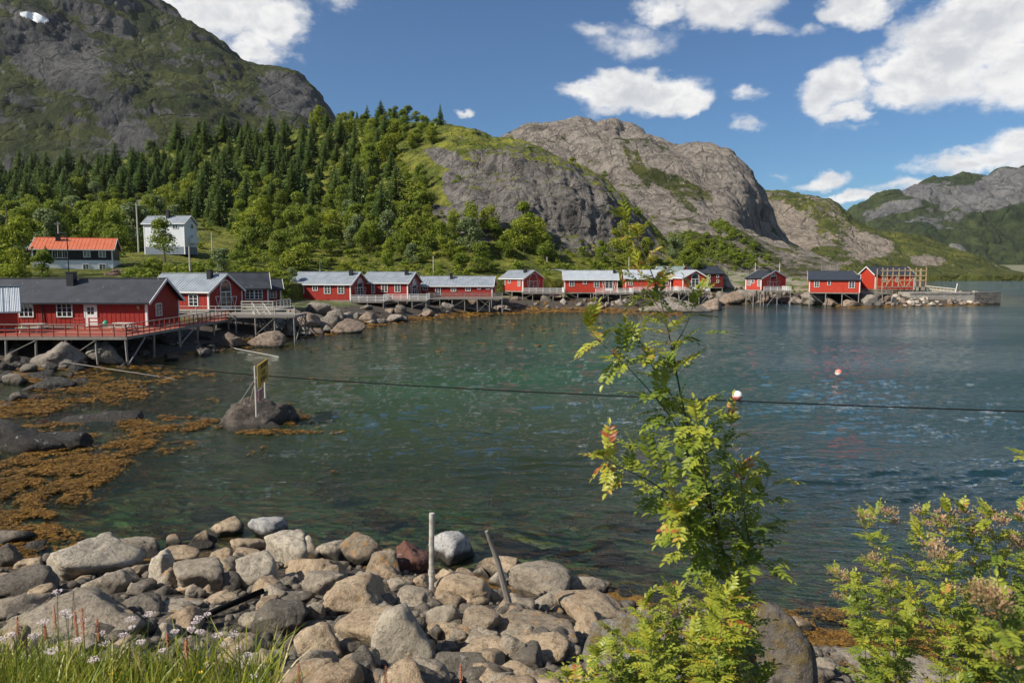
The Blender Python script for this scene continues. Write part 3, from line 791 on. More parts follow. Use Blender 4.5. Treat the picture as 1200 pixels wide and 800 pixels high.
def railing(e, a, b, z, h=.95, mat=None, step=1.3, slats=(.45,), cap=None, name='railing', wp=.08):
    mb = MB(); a = np.array(a, float); b = np.array(b, float); n = max(1, int(round(np.linalg.norm(b-a)/step)))
    for i in range(n+1):
        p = a+(b-a)*i/n; mb.tube([(p[0], p[1], z), (p[0], p[1], z+h)], wp*.6, 4)
    for s in slats: mb.bar((a[0], a[1], z+s), (b[0], b[1], z+s), .04, .09)
    if cap is None: mb.bar((a[0], a[1], z+h+.02), (b[0], b[1], z+h+.02), .10, .05)
    else:
        cb = MB(); cb.bar((a[0], a[1], z+h+.02), (b[0], b[1], z+h+.02), .14, .05); cb.build('handrail', cap, e)
    return mb.build(name, mat or GREYW, e)
def deck(name, label, org, rot, L, W, z, rails='fr', mat=None, railm=None, group=None, post=2.6, slats=(.28, .5, .74), rows=2, step=1.3, cap=None, braces=True):
    r = R(rot); e = empty(name, (org[0], org[1], 0), r, label, 'deck', group)
    mb = MB(); nb = max(2, int(W/.15)) if L*W > 60 else max(2, int(W/.3))
    for i in range(nb): mb.box(0, L, W*i/nb+.006, W*(i+1)/nb-.006, z-.05, z)
    mb.build('deck_boards', mat or GREYW, e)
    jb = MB(); jb.box(0.0, L, -.06, -.008, z-.24, z-.01); jb.box(L+.008, L+.06, -.06, W, z-.24, z-.01); jb.box(-.06, -.008, -.06, W, z-.24, z-.01)
    x = .1
    while x < L: jb.box(x-.03, x+.03, .02, W-.02, z-.2, z-.056); x += .9
    jb.build('joist', GREYW, e)
    R2 = [math.cos(r), math.sin(r)]
    nx = max(2, int(round(L/post))+1)
    for i in range(nx):
        for j in range(rows):
            x = .1+(L-.2)*i/(nx-1); y = .05+(W-.1)*j/max(1, rows-1)
            wx = org[0]+R2[0]*x-R2[1]*y; wy = org[1]+R2[1]*x+R2[0]*y; g = GZ(wx, wy)-.4
            if g > z-.5: continue
            sb = MB(); jx = random.uniform(-.1, .1); sb.tube([(x+jx, y, g), (x, y, z-.24)], .085, 6); sb.build('stilt', POSTW, e)
            if braces and j == 0 and i < nx-1 and i % 2 == 0 and g < z-1.3:
                x2 = .1+(L-.2)*(i+1)/(nx-1); sb = MB(); sb.bar((x, -.02, g+.7), (x2, -.02, z-.3), .13, .05); sb.build('brace', POSTW, e)
            if braces and j == 0 and i == nx-1 and W > 3:
                sb = MB(); sb.bar((L+.03, y, g+.7), (L+.03, y+min(2.8, W), z-.3), .05, .13); sb.build('brace', POSTW, e)
    rm = railm or GREYW
    if 'f' in rails: railing(e, (0, .02), (L, .02), z, .95, rm, step, slats, cap)
    if 'r' in rails: railing(e, (L-.02, 0), (L-.02, W), z, .95, rm, step, slats, cap)
    if 'l' in rails: railing(e, (.02, 0), (.02, W), z, .95, rm, step, slats, cap)
    return e

GC = 'red cabins on stilts along the shore'
# -- near left
cabin('metal_roofed_shed', 'small dark red shed with ribbed pale metal roof at the left edge', 'shed', -60, 21, None, 384, 363, 337, 61, 34, 4.2, RED, WMETAL, stilts=True, trim=False)
c1 = cabin('red_house', 'long red house with black roof and white door on the near left deck', 'house', -90, 173, 209, 381.5, 353, 327.5, 66, 0, None, RED, DARKR,
      front=[('win', 24, 39, 355.5, 370.5, 3, 3), ('win', 68, 84.5, 355.5, 370.5, 3, 3), ('door', 101, 114, 356.5, 381)], gable=[('win', 182.5, 188.8, 356.5, 368.5, 2, 3)],
      chim=(84, 0.65, 319.5), battens=.42, over=.45)
mb = MB(); mb.tube([(0, 0, 0), (0, 0, c1.hw-.1)], .05, 6); o = mb.build('downpipe', BLACKM, c1.e)
xx = solve_x(50, c1.org, np.array([1, 0]), np.array([0, 1]), -.08, c1.zb+1); o.location = (xx, -.09, 0)
mb = MB(); mb.box(-.09, .09, -.14, 0, 0, .26); mb.box(-.13, .13, -.18, .0, .262, .3); o = mb.build('wall_lamp', M('brass', lambda t: t.out(t.pbr((.35, .25, .08), .4))), c1.e); o.location = (solve_x(163, c1.org, np.array([1, 0]), np.array([0, 1]), 0, c1.zb+1.6), -.03, 1.5)
c2 = cabin('red_cabin', 'red cabin with grey metal roof and arched gable door right behind the long black-roofed house', 'cabin', 172, 245, 283.5, 363, 341.5, 321.5, 82, -15, None, RED, METAL,
      front=[('win', 222.5, 232, 346, 358, 2, 3)], gable=[('arch', 259, 270.5, 329.5, 361.5), ('vbrace', 252.5, 258.5, 347.5, 360), ('vbrace', 271.5, 277.5, 347.5, 360)],
      chim=(246, 0.54, 317), battens=.5)
c3 = cabin('red_cabin', 'black-roofed red cabin with two wide white windows between the grey-roofed cabin and its small annex', 'cabin', 258, 315, None, 355.5, 337.5, 320, 92, 22, 6.0, RED, DARKR,
      front=[('win', 288, 297.5, 340, 350, 2, 3), ('win', 299, 307, 340, 350, 2, 3)], battens=.5)
c4 = cabin('red_cabin', 'smallest red cabin with black roof and one white window above the shore stairs', 'cabin', 306, 330, None, 357.5, 338.5, 327.5, 97, 22, 5.0, RED, DARKR,
      front=[('win', 317, 323.5, 339.5, 348.5, 2, 3)], battens=.5)
# -- the row of cabins
c5 = cabin('red_cabin', 'red cabin with grey roof and four front windows, leftmost of the distant row', 'cabin', 340.5, 411, 431, 351.7, 333, 319.3, 120, -10, None, RED, METAL,
      front=[('win', 350, 356, 335, 343), ('win', 367, 372, 335, 340, 2, 1), ('win', 380.5, 387, 335.5, 343.5), ('win', 396.5, 403, 335.5, 343.5)],
      gable=[('arch', 419, 425, 326.5, 348), ('vbrace', 415.5, 418.5, 337, 346), ('vbrace', 425.5, 429, 337, 346)], chim=(411.5, 0.58, 316), group=GC)
c6 = cabin('red_cabin', 'red cabin with grey roof and two windows, second of the distant row', 'cabin', 424, 478, 493, 350.5, 331.5, 319.3, 126, -8, None, RED, METAL,
      front=[('win', 436, 439, 332.5, 343), ('win', 447.5, 454, 333.5, 341.5), ('win', 463, 469, 333.5, 341.5)],
      gable=[('arch', 483, 488, 327, 347), ('vbrace', 480.5, 482.5, 335, 345), ('vbrace', 488.5, 491.5, 335, 345)], chim=(476.5, 0.58, 317), group=GC)
c7 = cabin('red_cabin', 'long low red cabin with wide pale roof, third of the distant row', 'cabin', 492, 577, 580, 349, 335, 324.3, 134, -3, 6.5, RED, METAL,
      front=[('win', 496, 501, 335.5, 339.5, 2, 1), ('win', 511, 516, 335.5, 345), ('win', 529, 534, 335.5, 341), ('win', 546, 551, 335.5, 340.5), ('win', 560, 563, 335.5, 338.5, 2, 1), ('win', 570, 574, 335.5, 338.5, 2, 1)],
      chim=(529, 0.50, 320.5), group=GC)
c8 = cabin('red_cabin', 'small red cabin with pale roof and arched gable door right of the long low cabin', 'cabin', 586.5, 613, 636.5, 341, 326.5, 317.3, 148, -38, None, REDB, METAL,
      front=[('win', 589.5, 592, 327.5, 333.5), ('win', 596, 598, 327.5, 331.5, 1, 1), ('win', 607.5, 609.5, 328, 335)],
      gable=[('arch', 620.5, 629, 320.5, 338), ('vbrace', 617.5, 620, 329, 337), ('vbrace', 629.5, 632, 329, 337)], chim=(615.5, 0.58, 315.5), group=GC)
c9 = cabin('red_cabin', 'red cabin with bright left gable standing behind the two small cabins of the distant row', 'cabin', 634.5, 661, 700, 338, 326, 316.3, 166, 0, 8, REDB, METAL,
      front=[('win', 642, 645.5, 327, 332)], group=GC)
c10 = cabin('red_cabin', 'red cabin with pale roof and white french door on its front', 'cabin', 661.5, 723.5, 728.5, 342.5, 327.5, 317.5, 149, -2, 7, REDB, WMETAL,
      front=[('win', 667.5, 672.5, 329, 335), ('win', 683.5, 687, 328.5, 332.5, 1, 2), ('win', 696.5, 702, 329.5, 336), ('fdoor', 709.5, 717.5, 328.5, 340), ('vbrace', 705.5, 708.5, 330, 338), ('vbrace', 718.5, 721.5, 330, 338)], chim=(720.5, 0.58, 315.5), group=GC)
c11 = cabin('red_cabin', 'pale-roofed red cabin half hidden behind the rowan sapling', 'cabin', 733, 786, 791, 339.5, 326.5, 316.5, 156, -4, 7, REDB, WMETAL,
      front=[('win', 737, 741, 328, 334), ('win', 778, 783, 328, 334)], group=GC)
c12 = cabin('red_warehouse', 'dark red two storey warehouse with black roof behind the arched-door cabin', 'warehouse', 812, 847.5, None, 336.5, 320.5, 312.3, 178, 5, 9, SHED, DARKR,
      front=[('win', 830, 832, 322, 325, 1, 1), ('win', 840, 842, 322, 325, 1, 1), ('win', 830, 832, 328, 331, 1, 1), ('win', 840, 842, 328, 331, 1, 1)], trim=False)
c13 = cabin('red_cabin', 'dark red building with long grey-green roof behind the sapling', 'cabin', 773, 803, 811, 336.5, 319.5, 312.5, 184, -4, 8, RED, METALG, front=[('win', 788, 791, 321, 325)])
c14 = cabin('red_cabin', 'narrow red cabin with arched french door facing the water above the flat rock', 'cabin', 797.6, 800, 829.5, 339, 325.5, 317, 150, -84, None, REDB, WMETAL, L_=8,
      gable=[('arch', 810.5, 818.5, 320.5, 338), ('vbrace', 807, 810, 329.5, 337), ('vbrace', 819, 822.5, 329.5, 337)], chim=None, group=GC)
c14d = None
c15 = cabin('red_cabin', 'lone red cabin with black roof and arched gable door right of the flat rock', 'cabin', 874, 892, 921, 339.5, 326, 317.5, 158, -46, None, REDB, DARKR,
      front=[('win', 877, 879.5, 327.5, 334), ('win', 881.5, 883.5, 327.5, 331.5, 1, 1), ('win', 888, 890.5, 328, 335)],
      gable=[('arch', 902, 909.5, 320.5, 338), ('vbrace', 898.5, 901.5, 329.5, 337), ('vbrace', 910.5, 914, 329.5, 337)], chim=(913, 0.50, 316), group=GC)
c16 = cabin('red_cabin', 'long red cabin with black roof on tall stilts beside the jetty', 'cabin', 948.5, 1007.5, 1028, 343, 328.5, 318, 150, -22, None, REDB, DARKR,
      front=[('win', 954.5, 959.5, 329.5, 336), ('win', 970, 973, 329.5, 333.5, 1, 2), ('win', 995, 1001, 330, 337)], gable=[('win', 1015, 1020.5, 322.5, 328.5, 2, 2)], group=GC)
c17 = cabin('red_house', 'red house under repair with black roof behind timber scaffolding', 'house', 1026, 1071, 1074, 339, 322, 312.8, 172, 0, 8, REDB, DARKR, front=[('win', 1034, 1037, 325, 330), ('win', 1050, 1053, 325, 330)])
# -- houses on the slope
hp = cabin('black_house', 'black and white house with orange roof on the slope behind the deck house', 'house', 37, 133, None, 320, 292.5, 280, 120, 21, 8, BLKW, ORANGE,
      front=[('win', 62, 79, 293.5, 302, 3, 1), ('win', 98.5, 105.5, 293.5, 301), ('win', 116.5, 123.5, 293.5, 301), ('win', 98, 104, 310, 317), ('win', 117, 124, 310, 317)], chim=(68, 0.65, 274.5), wall2=LGREY, zsplit=2.1, stilts=False)
hq = cabin('white_house', 'white two storey house with pale roof high on the wooded slope', 'house', 168, 217, 230, 298, 261.5, 253.5, 140, -6, None, LGREY, METAL,
      front=[('win', 202.5, 208.5, 262.5, 267.5, 2, 1), ('win', 178, 184, 263, 268, 2, 1)], gable=[('win', 223.5, 226, 263, 268, 1, 1), ('win', 223.5, 226, 276, 282, 1, 1)], chim=(197, 0.58, 247.5), wall2=BLUEB, zsplit=1.45, stilts=False)
mb = MB(); mb.box(0, 1.0, 0, 1.6, 0, 1.1); mb.box(-.1, 1.15, -.1, 1.7, 1.102, 1.2); o = mb.build('porch', LGREY, hq.e); o.location = (hq.L+.05, 1.6, 2.2)
cabin('green_roofed_house', 'dark house with green roof half hidden by the tree at the left edge', 'house', -40, 27, None, 302, 293, 287.5, 126, 18, 7, SHED, METALG, stilts=False)

# -- decks
z1 = at(148, 394.5, 56.7)[2]
X1 = at(148, 394.5, 56.7)[0]
d1 = deck('boardwalk_deck', 'wide red-brown deck with red railings in front of the long black-roofed house', (X1-19, 56.7), 0, 19, 9.2, z1, 'f', DECKW, REDRAIL, None, 2.35, (.2, .5), 3, .95, GREYW)
d2 = deck('boardwalk_deck', 'narrow deck with red side railing leading back from the corner of the wide deck', (X1-1.7, 66.0), 0, 1.7, 11.5, z1, 'r', DECKW, REDRAIL, None, 2.0, (.2, .5), 4, .95, GREYW)
railing(d1, (19-.02, 0), (19-.02, 9.2), z1, .95, REDRAIL, .95, (.2, .5), GREYW)
# deck wrapped round the second cabin
pA = at(208, 370, 77.5)
d3 = deck('cabin_deck', 'grey deck with pale railings round the arched-door cabin, joining the stairs', (pA[0], 77.3), 0, 12.6, 4.4, 2.75, 'f', GREYW, PALEW, None, 2.2, (.3, .62), 2, 2.0)
d3b = deck('cabin_deck', 'weathered deck in front of the black-roofed cabin beside the stairs', (at(283, 360, 82)[0], 82), 0, 3.6, 6.5, 3.1, 'fr', GREYW, PALEW, None, 2.0, (.3, .62, .9), 2, 1.4)
# stairs down to the water
st = empty('stairs', (0, 0, 0), 0, 'pale wooden stairs leading down from the deck to the rocks', 'stairs')
a = at(309, 362, 80); b = at(327, 387, 78.5); b2 = np.array([b[0], b[1], .6])
for k, nm in ((0, 'stringer'), (1.2, 'stringer')):
    mb = MB(); mb.bar((a[0]-k, a[1], 3.0), (b2[0]-k, b2[1], .5), .07, .24); mb.build(nm, PALEW, st)
    mb = MB(); mb.bar((a[0]-k, a[1], 3.9), (b2[0]-k, b2[1], 1.5), .06, .1); mb.build('handrail', PALEW, st)
for i in range(11):
    f = (i+.5)/11; mb = MB(); x = a[0]+(b2[0]-a[0])*f; y = a[1]+(b2[1]-a[1])*f; z = 3.0-2.5*f; mb.box(x-1.2, x, y-.02-.12, y+.12, z, z+.05); mb.build('tread', GREYW, st)
def front_deck(c, px0, px1, py, Y, depth, label, rails='fr', railm=WHT, rot=0, slats=(.28, .5, .74)):
    a = at(px0, py, Y); b = at(px1, py, Y)
    return deck('cabin_deck', label, (a[0], a[1]), rot, (b[0]-a[0])/max(.3, math.cos(R(rot))), depth, a[2], rails, GREYW, railm, 'decks of the red cabins', 2.4, slats, 2, 1.4)
front_deck(c5, 411, 450, 353, 118, 5, 'grey deck with white railings at the arched gable of the leftmost distant cabin')
front_deck(c6, 450, 500, 351.5, 121, 4.5, 'deck with white railings in front of the second distant cabin')
front_deck(c7, 500, 589, 349.2, 128, 5, 'long weathered deck with brown railings in front of the low cabin', 'f', GREYW)
front_deck(c8, 612, 661, 343, 146, 5, 'deck with pale railings linking the small arched-door cabin and the french-door cabin')
front_deck(c10, 698, 742, 343.5, 144, 4.5, 'white-railed deck under the french door')
front_deck(c11, 742, 797, 341.5, 148, 5, 'deck with pale railings behind the sapling')
front_deck(c14, 795, 832, 341.5, 146.5, 4, 'white-railed deck of the narrow cabin above the flat rock')
front_deck(c15, 895, 927, 341, 155, 5, 'small white-railed deck of the lone black-roofed cabin')
front_deck(c16, 1012, 1046, 343.5, 152, 5, 'deck with slatted railings beside the tall-stilted cabin', 'f', GREYW)
# ================================================================ ROCKS
import bmesh
def ico(sub):
    bm = bmesh.new(); bmesh.ops.create_icosphere(bm, subdivisions=sub, radius=1)
    V = np.array([v.co[:] for v in bm.verts]); Fc = np.array([[v.index for v in f.verts] for f in bm.faces]); bm.free()
    return V/np.linalg.norm(V, axis=1, keepdims=True), Fc
ICO = {k: ico(k) for k in (2, 3, 4, 5)}
def rockmesh(seed, sub=4, nplane=13, sharp=52, rough=.075, lo=.55, squash=1.0):
    g = np.random.default_rng(seed); V, Fc = ICO[sub]
    pd = g.normal(size=(nplane, 3)); pd /= np.linalg.norm(pd, axis=1, keepdims=True)
    d = g.uniform(lo, 1.0, nplane)
    q = np.maximum(V@pd.T, 1e-3)/d[None]
    r = 1/(((q**sharp).sum(1)+.76**sharp)**(1/sharp))
    P = V*r[:, None]
    off = g.uniform(0, 100, 3)
    P = P+V*(fbm(P*1.3+off, 4)*.17+(billow(P*3.0+off, 4)-.25)*rough*1.5+fbm(P*9+off, 3)*rough*.45)[:, None]
    s = P.max(0)-P.min(0); P = (P-(P.max(0)+P.min(0))/2)/(s/2)
    return P, Fc
def m_rock(a, b, c, lichen=.0, lc=(.40, .20, .055), wet=True, sc=1.0, moss=0.0):
    def f(t):
        p = t.pos(); o = t.rand(); z = t.n('ShaderNodeSeparateXYZ', {0: p}).outputs[2]
        q = t.n('ShaderNodeVectorMath', {0: p, 1: t.n('ShaderNodeCombineXYZ', {0: t.math('MULTIPLY', o, 37.0), 1: 0.0, 2: 0.0}).outputs[0]}, operation='ADD').outputs[0]
        q = t.scale(q, (sc, sc, sc))
        n1 = t.noise(q, 1.6, 7, .6); n2 = t.noise(q, 9, 8, .72); n3 = t.noise(q, 55, 3, .7)
        col = t.mix(t.rng(n1, .35, .65), a, b); col = t.mix(t.rng(n2, .47, .62), col, c); col = t.mix(t.rng(n3, .52, .72, 0, .55), col, tuple(min(1, x*1.5) for x in b)); col = t.mix(t.rng(n3, .48, .32, 0, .55), col, tuple(x*.4 for x in a))
        col = t.mix(t.math('MULTIPLY', o, .28), col, tuple(x*.55 for x in a))
        # pale crusty lichen and orange lichen patches
        sp_ = t.noise(q, 130, 2, .5); col = t.mix(t.rng(sp_, .58, .66, 0, .5), col, (.03, .028, .025)); l1 = t.noise(q, 5.5, 7, .7, .3); col = t.mix(t.rng(l1, .60, .66, 0, .5), col, (.42, .41, .36))
        if lichen: col = t.mix(t.rng(t.noise(q, 3.6, 7, .68, .4), .67-.17*lichen, .72-.15*lichen, 0, .85), col, lc)
        if moss:
            nz = t.n('ShaderNodeSeparateXYZ', {0: t.n('ShaderNodeNewGeometry').outputs['Normal']}).outputs[2]
            col = t.mix(t.math('MULTIPLY', t.rng(t.noise(q, 6, 7, .7), .42, .6), t.rng(nz, .1, .7, 0, moss)), col, t.mix(n2, (.10, .085, .02), (.20, .13, .035)))
        rg = .85
        if wet:
            w = t.rng(t.math('ADD', z, t.math('MULTIPLY', t.math('SUBTRACT', n1, .5), .5)), .30, .12)
            col = t.mix(w, col, t.mix(n2, (.018, .016, .013), (.05, .04, .028))); rg = t.math('SUBTRACT', .85, t.math('MULTIPLY', w, .4))
        vor = t.n('ShaderNodeTexVoronoi', {'Vector': t.n('ShaderNodeVectorMath', {0: q, 1: t.n('ShaderNodeTexNoise', {'Vector': q, 'Scale': 1.5}).outputs['Color']}, operation='ADD').outputs[0], 'Scale': 1.3}, feature='DISTANCE_TO_EDGE')
        h = t.math('ADD', t.math('ADD', t.math('MULTIPLY', n2, 1.25), t.math('MULTIPLY', n3, .30)), t.math('MULTIPLY', t.noise(q, 3.0, 6, .65), 1.2))
        t.out(t.pbr(col, rg, t.bump(h, 1.0, .06/sc), .3))
    return f
RM = {
 'black': M('wet_black_rock', m_rock((.035, .032, .03), (.07, .064, .056), (.02, .018, .016), 0, wet=True, sc=.6)),
 'wetbrown': M('wet_brown_rock', m_rock((.085, .072, .062), (.15, .125, .10), (.045, .04, .035), 0, wet=True, sc=.6)),
 'grey': M('grey_granite', m_rock((0.299, 0.251, 0.187), (0.456, 0.386, 0.293), (0.185, 0.156, 0.119), .2)),
 'tan': M('tan_granite', m_rock((0.372, 0.272, 0.174), (0.517, 0.405, 0.273), (0.226, 0.164, 0.104), .25)),
 'pale': M('pale_granite', m_rock((0.435, 0.376, 0.286), (0.612, 0.538, 0.423), (0.299, 0.253, 0.191), .1)),
 'white': M('white_speckled_granite', m_rock((.40, .39, .375), (.52, .51, .49), (.22, .21, .20), .0)),
 'red': M('reddish_granite', m_rock((.17, .075, .055), (.23, .12, .09), (.09, .05, .042), .1)),
 'dark': M('dark_granite', m_rock((0.137, 0.117, 0.092), (0.231, 0.199, 0.158), (0.080, 0.068, 0.056), .1)),
 'lichen': M('orange_lichen_granite', m_rock((0.291, 0.231, 0.158), (0.430, 0.343, 0.243), (0.180, 0.139, 0.097), .62)),
 'moss': M('mossy_granite', m_rock((0.231, 0.209, 0.182), (0.330, 0.303, 0.264), (0.121, 0.110, 0.099), .5, (.30, .17, .04), True, 1.0, .9)),
 'shademoss': M('shaded_mossy_granite', m_rock((.10, .088, .075), (.17, .15, .13), (.05, .045, .04), .3, (.26, .15, .05), True, 1.0, .8)),  # mossy granite darkened, so the big boulder's shade sits in its colour
 'shore': M('shore_granite', m_rock((0.253, 0.218, 0.178), (0.380, 0.333, 0.276), (0.138, 0.121, 0.103), .1, (.5, .2, .04), True, .35)),
 'shorebrown': M('brown_shore_granite', m_rock((0.240, 0.174, 0.126), (0.348, 0.270, 0.204), (0.132, 0.102, 0.078), .1, (.5, .2, .04), True, .3)),
}
GROCK = 'boulders of the foreground rock pile'
PROTO = {}
def proto(kind, i):
    if (kind, i) not in PROTO:
        P, Fc = rockmesh(900+i*7+len(kind), 4 if kind == 'n' else 3, 11+i % 5, 44+5*(i % 4), .07+.01*(i % 3))
        o = npmesh('boulder', P, Fc, RM['grey'], smooth=True); me = o.data; bpy.data.objects.remove(o)
        PROTO[(kind, i)] = me
    return PROTO[(kind, i)]
def put_rock(center, r, rot, mat, label, group, me=None, seed=None, sub=4, name='boulder', cat='boulder', **kw):
    if me is None:
        P, Fc = rockmesh(seed, sub, **kw); o = npmesh(name, P, Fc, RM[mat], smooth=True)
    else:
        key = (me.name, mat)
        if key not in PROTO:
            m2 = me.copy(); m2.materials.clear(); m2.materials.append(RM[mat]); PROTO[key] = m2
        o = bpy.data.objects.new(name, PROTO[key]); COL.objects.link(o)
    o.location = [float(c) for c in center]; o.scale = [float(c) for c in r]; o.rotation_euler = rot
    return tag(o, label, cat, group)
def rock_px(cx, cy, w, h, mat, label=None, group=GROCK, seed=0, sub=4, depth=.85, sink=.25, cat='boulder', name='boulder', maxz=None, **kw):
    """a boulder whose measured outline in the photograph is w x h at cx, cy; its distance is where that ray meets the ground"""
    p = ground_hit(cx, cy+h*.30)
    kw.setdefault('nplane', 9+int(cx) % 4); kw.setdefault('lo', .5)
    for _ in range(3):
        d = math.hypot(p[0], p[1]); s = p[1]/F*1.0/(CT)
        rx = w*s/2; ry = rx*depth; phi = math.atan2(CAMH-p[2], d)
        vis = h*s/2
        rz = math.sqrt(max((vis**2-(ry*math.sin(phi))**2), (.42*vis)**2))/max(.5, math.cos(phi))
        rz = min(rz, rx*1.7)
        p = ground_hit(cx, cy, lift=rz*(1-2*sink)*.8)
    return put_rock(p, (rx*1.17, ry*1.15, rz*1.17), (0, 0, 0), mat, label or 'smaller plain boulder wedged among the larger ones in the foreground pile', group, None, seed or int(cx*7+cy*3), sub, cat=cat, name=name, **kw)
FR = [
 (253,604,46,22,'pale','pale tilted slab perched on top of the brown boulder at the back of the pile',dict(nplane=8)),
 (262,621,44,28,'tan','brown boulder under the pale tilted slab',{}),
 (315,623,43,33,'white','white angular boulder at the back edge of the pile, right of the perched slab',{}),
 (105,664,92,56,'pale','large pale sloping boulder at the left back of the pile',{}),
 (167,645,52,34,'grey','flat-topped grey boulder right behind the large pale sloping one',{}),
 (130,685,50,34,'grey','wedge shaped grey boulder in front of the large pale sloping one',dict(nplane=9)),
 (190,668,33,43,'pale','upright egg shaped pale boulder on the left of the pile',dict(nplane=20)),
 (232,679,61,42,'grey','broad grey boulder right of the egg shaped one',{}),
 (214,652,37,22,'tan',None,{}),(257,657,30,25,'tan',None,{}),(283,660,27,24,'tan',None,{}),(237,632,20,20,'tan',None,{}),(204,636,18,18,'lichen',None,{}),(236,640,26,14,'dark',None,{}),(246,634,14,12,'pale',None,{}),(290,642,36,24,'tan',None,{}),
 (337,650,50,44,'pale','tall slanting pale boulder right of the white angular one',dict(nplane=10)),
 (300,675,42,46,'pale','slanting grey slab beside the black pipe',dict(nplane=8)),
 (367,671,66,36,'tan','wide brown boulder in the middle of the back row',{}),
 (363,642,15,26,'pale','small upright pointed stone at the back row',{}),
 (95,724,148,66,'grey','huge rounded dark grey boulder at the front left behind the grass',dict(nplane=22)),
 (18,714,70,36,'grey','long grey boulder at the left edge beside the huge rounded one',{}),
 (25,686,76,36,'dark','dark flat boulder at the left edge of the pile',{}),
 (10,654,42,34,'dark','dark wet boulder in the kelp at the left edge',{}),(14,631,38,22,'dark','dark grey boulder above the wet one at the left edge',{}),(39,643,28,18,'dark','small dark boulder lying in the kelp near the left edge',{}),
 (330,728,56,42,'dark','dark grey angular boulder left of centre in front of the pipe',dict(nplane=9)),
 (230,695,21,22,'grey',None,{}),(163,671,25,23,'lichen',None,{}),(168,690,30,24,'dark',None,{}),(265,685,34,30,'dark',None,{}),
 (415,702,78,50,'tan','large smooth tan boulder in the centre left of the pile',dict(nplane=20)),
 (372,764,56,52,'tan','blocky tan boulder at the bottom of the pile beside the big pointed one',{}),
 (293,727,24,19,'grey',None,{}),(305,775,50,26,'pale','pale flat stone by the pinkish flowers',{}),(200,713,60,22,'grey',None,{}),(255,706,40,20,'tan',None,{}),
 (320,700,28,24,'grey',None,{}),(348,702,38,22,'dark',None,{}),(370,718,21,21,'grey',None,{}),(313,683,21,19,'tan',None,{}),(340,685,26,20,'dark',None,{}),
 (426,648,46,44,'lichen','brown boulder with orange lichen in the back row, left of the leaning tan one',{}),
 (450,664,40,33,'lichen','leaning tan boulder with orange lichen right of the blocky lichen boulder',dict(nplane=9)),
 (485,660,38,44,'red','dark red boulder behind the white post',dict(nplane=16)),
 (528,648,60,46,'white','white speckled boulder right of the white post',dict(nplane=12)),
 (388,648,34,23,'grey',None,{}),(375,674,54,32,'tan',None,{}),(380,692,42,40,'grey','slanting grey boulder left of the large smooth tan one',dict(nplane=8)),
 (468,688,28,19,'grey',None,{}),(493,681,17,13,'tan',None,{}),(522,677,23,20,'tan','small tan block under the white speckled boulder',{}),(543,673,24,15,'tan',None,{}),
 (543,696,62,40,'tan','broad flat brown boulder in front of the white post',dict(nplane=10)),
 (582,668,48,28,'tan','tan boulder behind the leaning stick',{}),(587,681,28,22,'pale','small pale wedge stone at the foot of the leaning stick',dict(nplane=8)),
 (633,683,68,42,'grey','long grey-brown boulder at the right end of the back row',{}),(583,702,31,28,'grey',None,dict(nplane=18)),
 (690,687,48,29,'grey','rounded grey boulder at the far right of the back row',dict(nplane=18)),(643,705,41,29,'grey',None,{}),
 (703,718,94,48,'tan','large flat tan boulder with orange streaks at the right of the pile',dict(nplane=12)),
 (488,702,42,29,'grey',None,{}),(510,708,24,17,'tan',None,{}),(368,718,24,21,'grey',None,{}),
 (563,733,45,36,'lichen','wedge shaped boulder with a lichen spot in the middle of the pile',dict(nplane=8)),(520,727,40,34,'grey',None,{}),(537,745,21,19,'grey',None,{}),
 (627,737,88,40,'lichen','long boulder splashed with orange lichen below the rounded grey ones',dict(nplane=10)),(637,763,56,34,'tan',None,{}),
 (573,765,60,36,'tan','brown slab lying in front of the wedge shaped boulder',dict(nplane=8)),
 (480,752,72,82,'pale','big pointed pale boulder standing at the front of the pile',dict(nplane=8)),
 (437,748,88,62,'tan','big tan boulder leaning behind the pointed one',{}),(370,737,38,20,'grey',None,{}),(402,790,60,28,'pale','pale boulder at the bottom edge left of the pointed one',{}),(493,796,44,22,'grey','grey stone at the bottom edge under the pointed boulder',{}),
 (603,766,30,38,'grey',None,{}),(667,768,30,28,'grey',None,{}),(540,780,62,38,'dark','dark brown boulder at the bottom right of the pointed one',{}),(567,794,44,32,'dark',None,{}),(597,717,38,22,'dark',None,{}),(447,716,42,22,'grey',None,{}),
 (612,745,26,22,'tan',None,{}),(655,735,30,24,'dark',None,{}),(508,742,24,20,'dark',None,{}),(462,722,22,18,'tan',None,{}),(560,705,20,18,'dark',None,{}),(617,795,60,34,'tan',None,{}),(668,795,50,30,'grey',None,{}),(340,795,50,26,'tan',None,{}),
]
for k, (cx, cy, w, h, m, lab, kw) in enumerate(FR):
    rock_px(cx, cy, w, h, m, lab, seed=100+k*13, **kw)
# big mossy boulders on the bank at the right
def big_rock(cx, cy, w, h, Y, mat, label, depth=.8, seed=1, rot=0, **kw):
    p = at(cx, cy, Y); s = Y/F
    return put_rock(p, (w*s/2, w*s/2*depth, h*s/2), (0, 0, rot), mat, label, None, None, seed, 5, **kw)
big_rock(908, 800, 104, 190, 8.6, 'shademoss', 'big shade-darkened boulder with crusty moss standing behind the rowan sapling', .9, 5, 0, nplane=10, sharp=12)
big_rock(765, 800, 170, 140, 8.0, 'moss', 'broad mossy boulder half hidden by the lower leaves of the rowan sapling', .7, 9, 0, nplane=10)
big_rock(835, 775, 110, 140, 8.6, 'moss', 'mossy boulder wedged between the two big ones behind the sapling', .7, 12, 0, nplane=10)
p = on_z(1010, 800, .15); put_rock((p[0]+.5, p[1]-.9, .2), (1.5, 2.3, .5), (0, 0, .9), 'grey', 'smooth grey rock slab sloping into the kelp at the right shore', None, None, 77, 5, nplane=30, name='rock_slab', cat='rock')
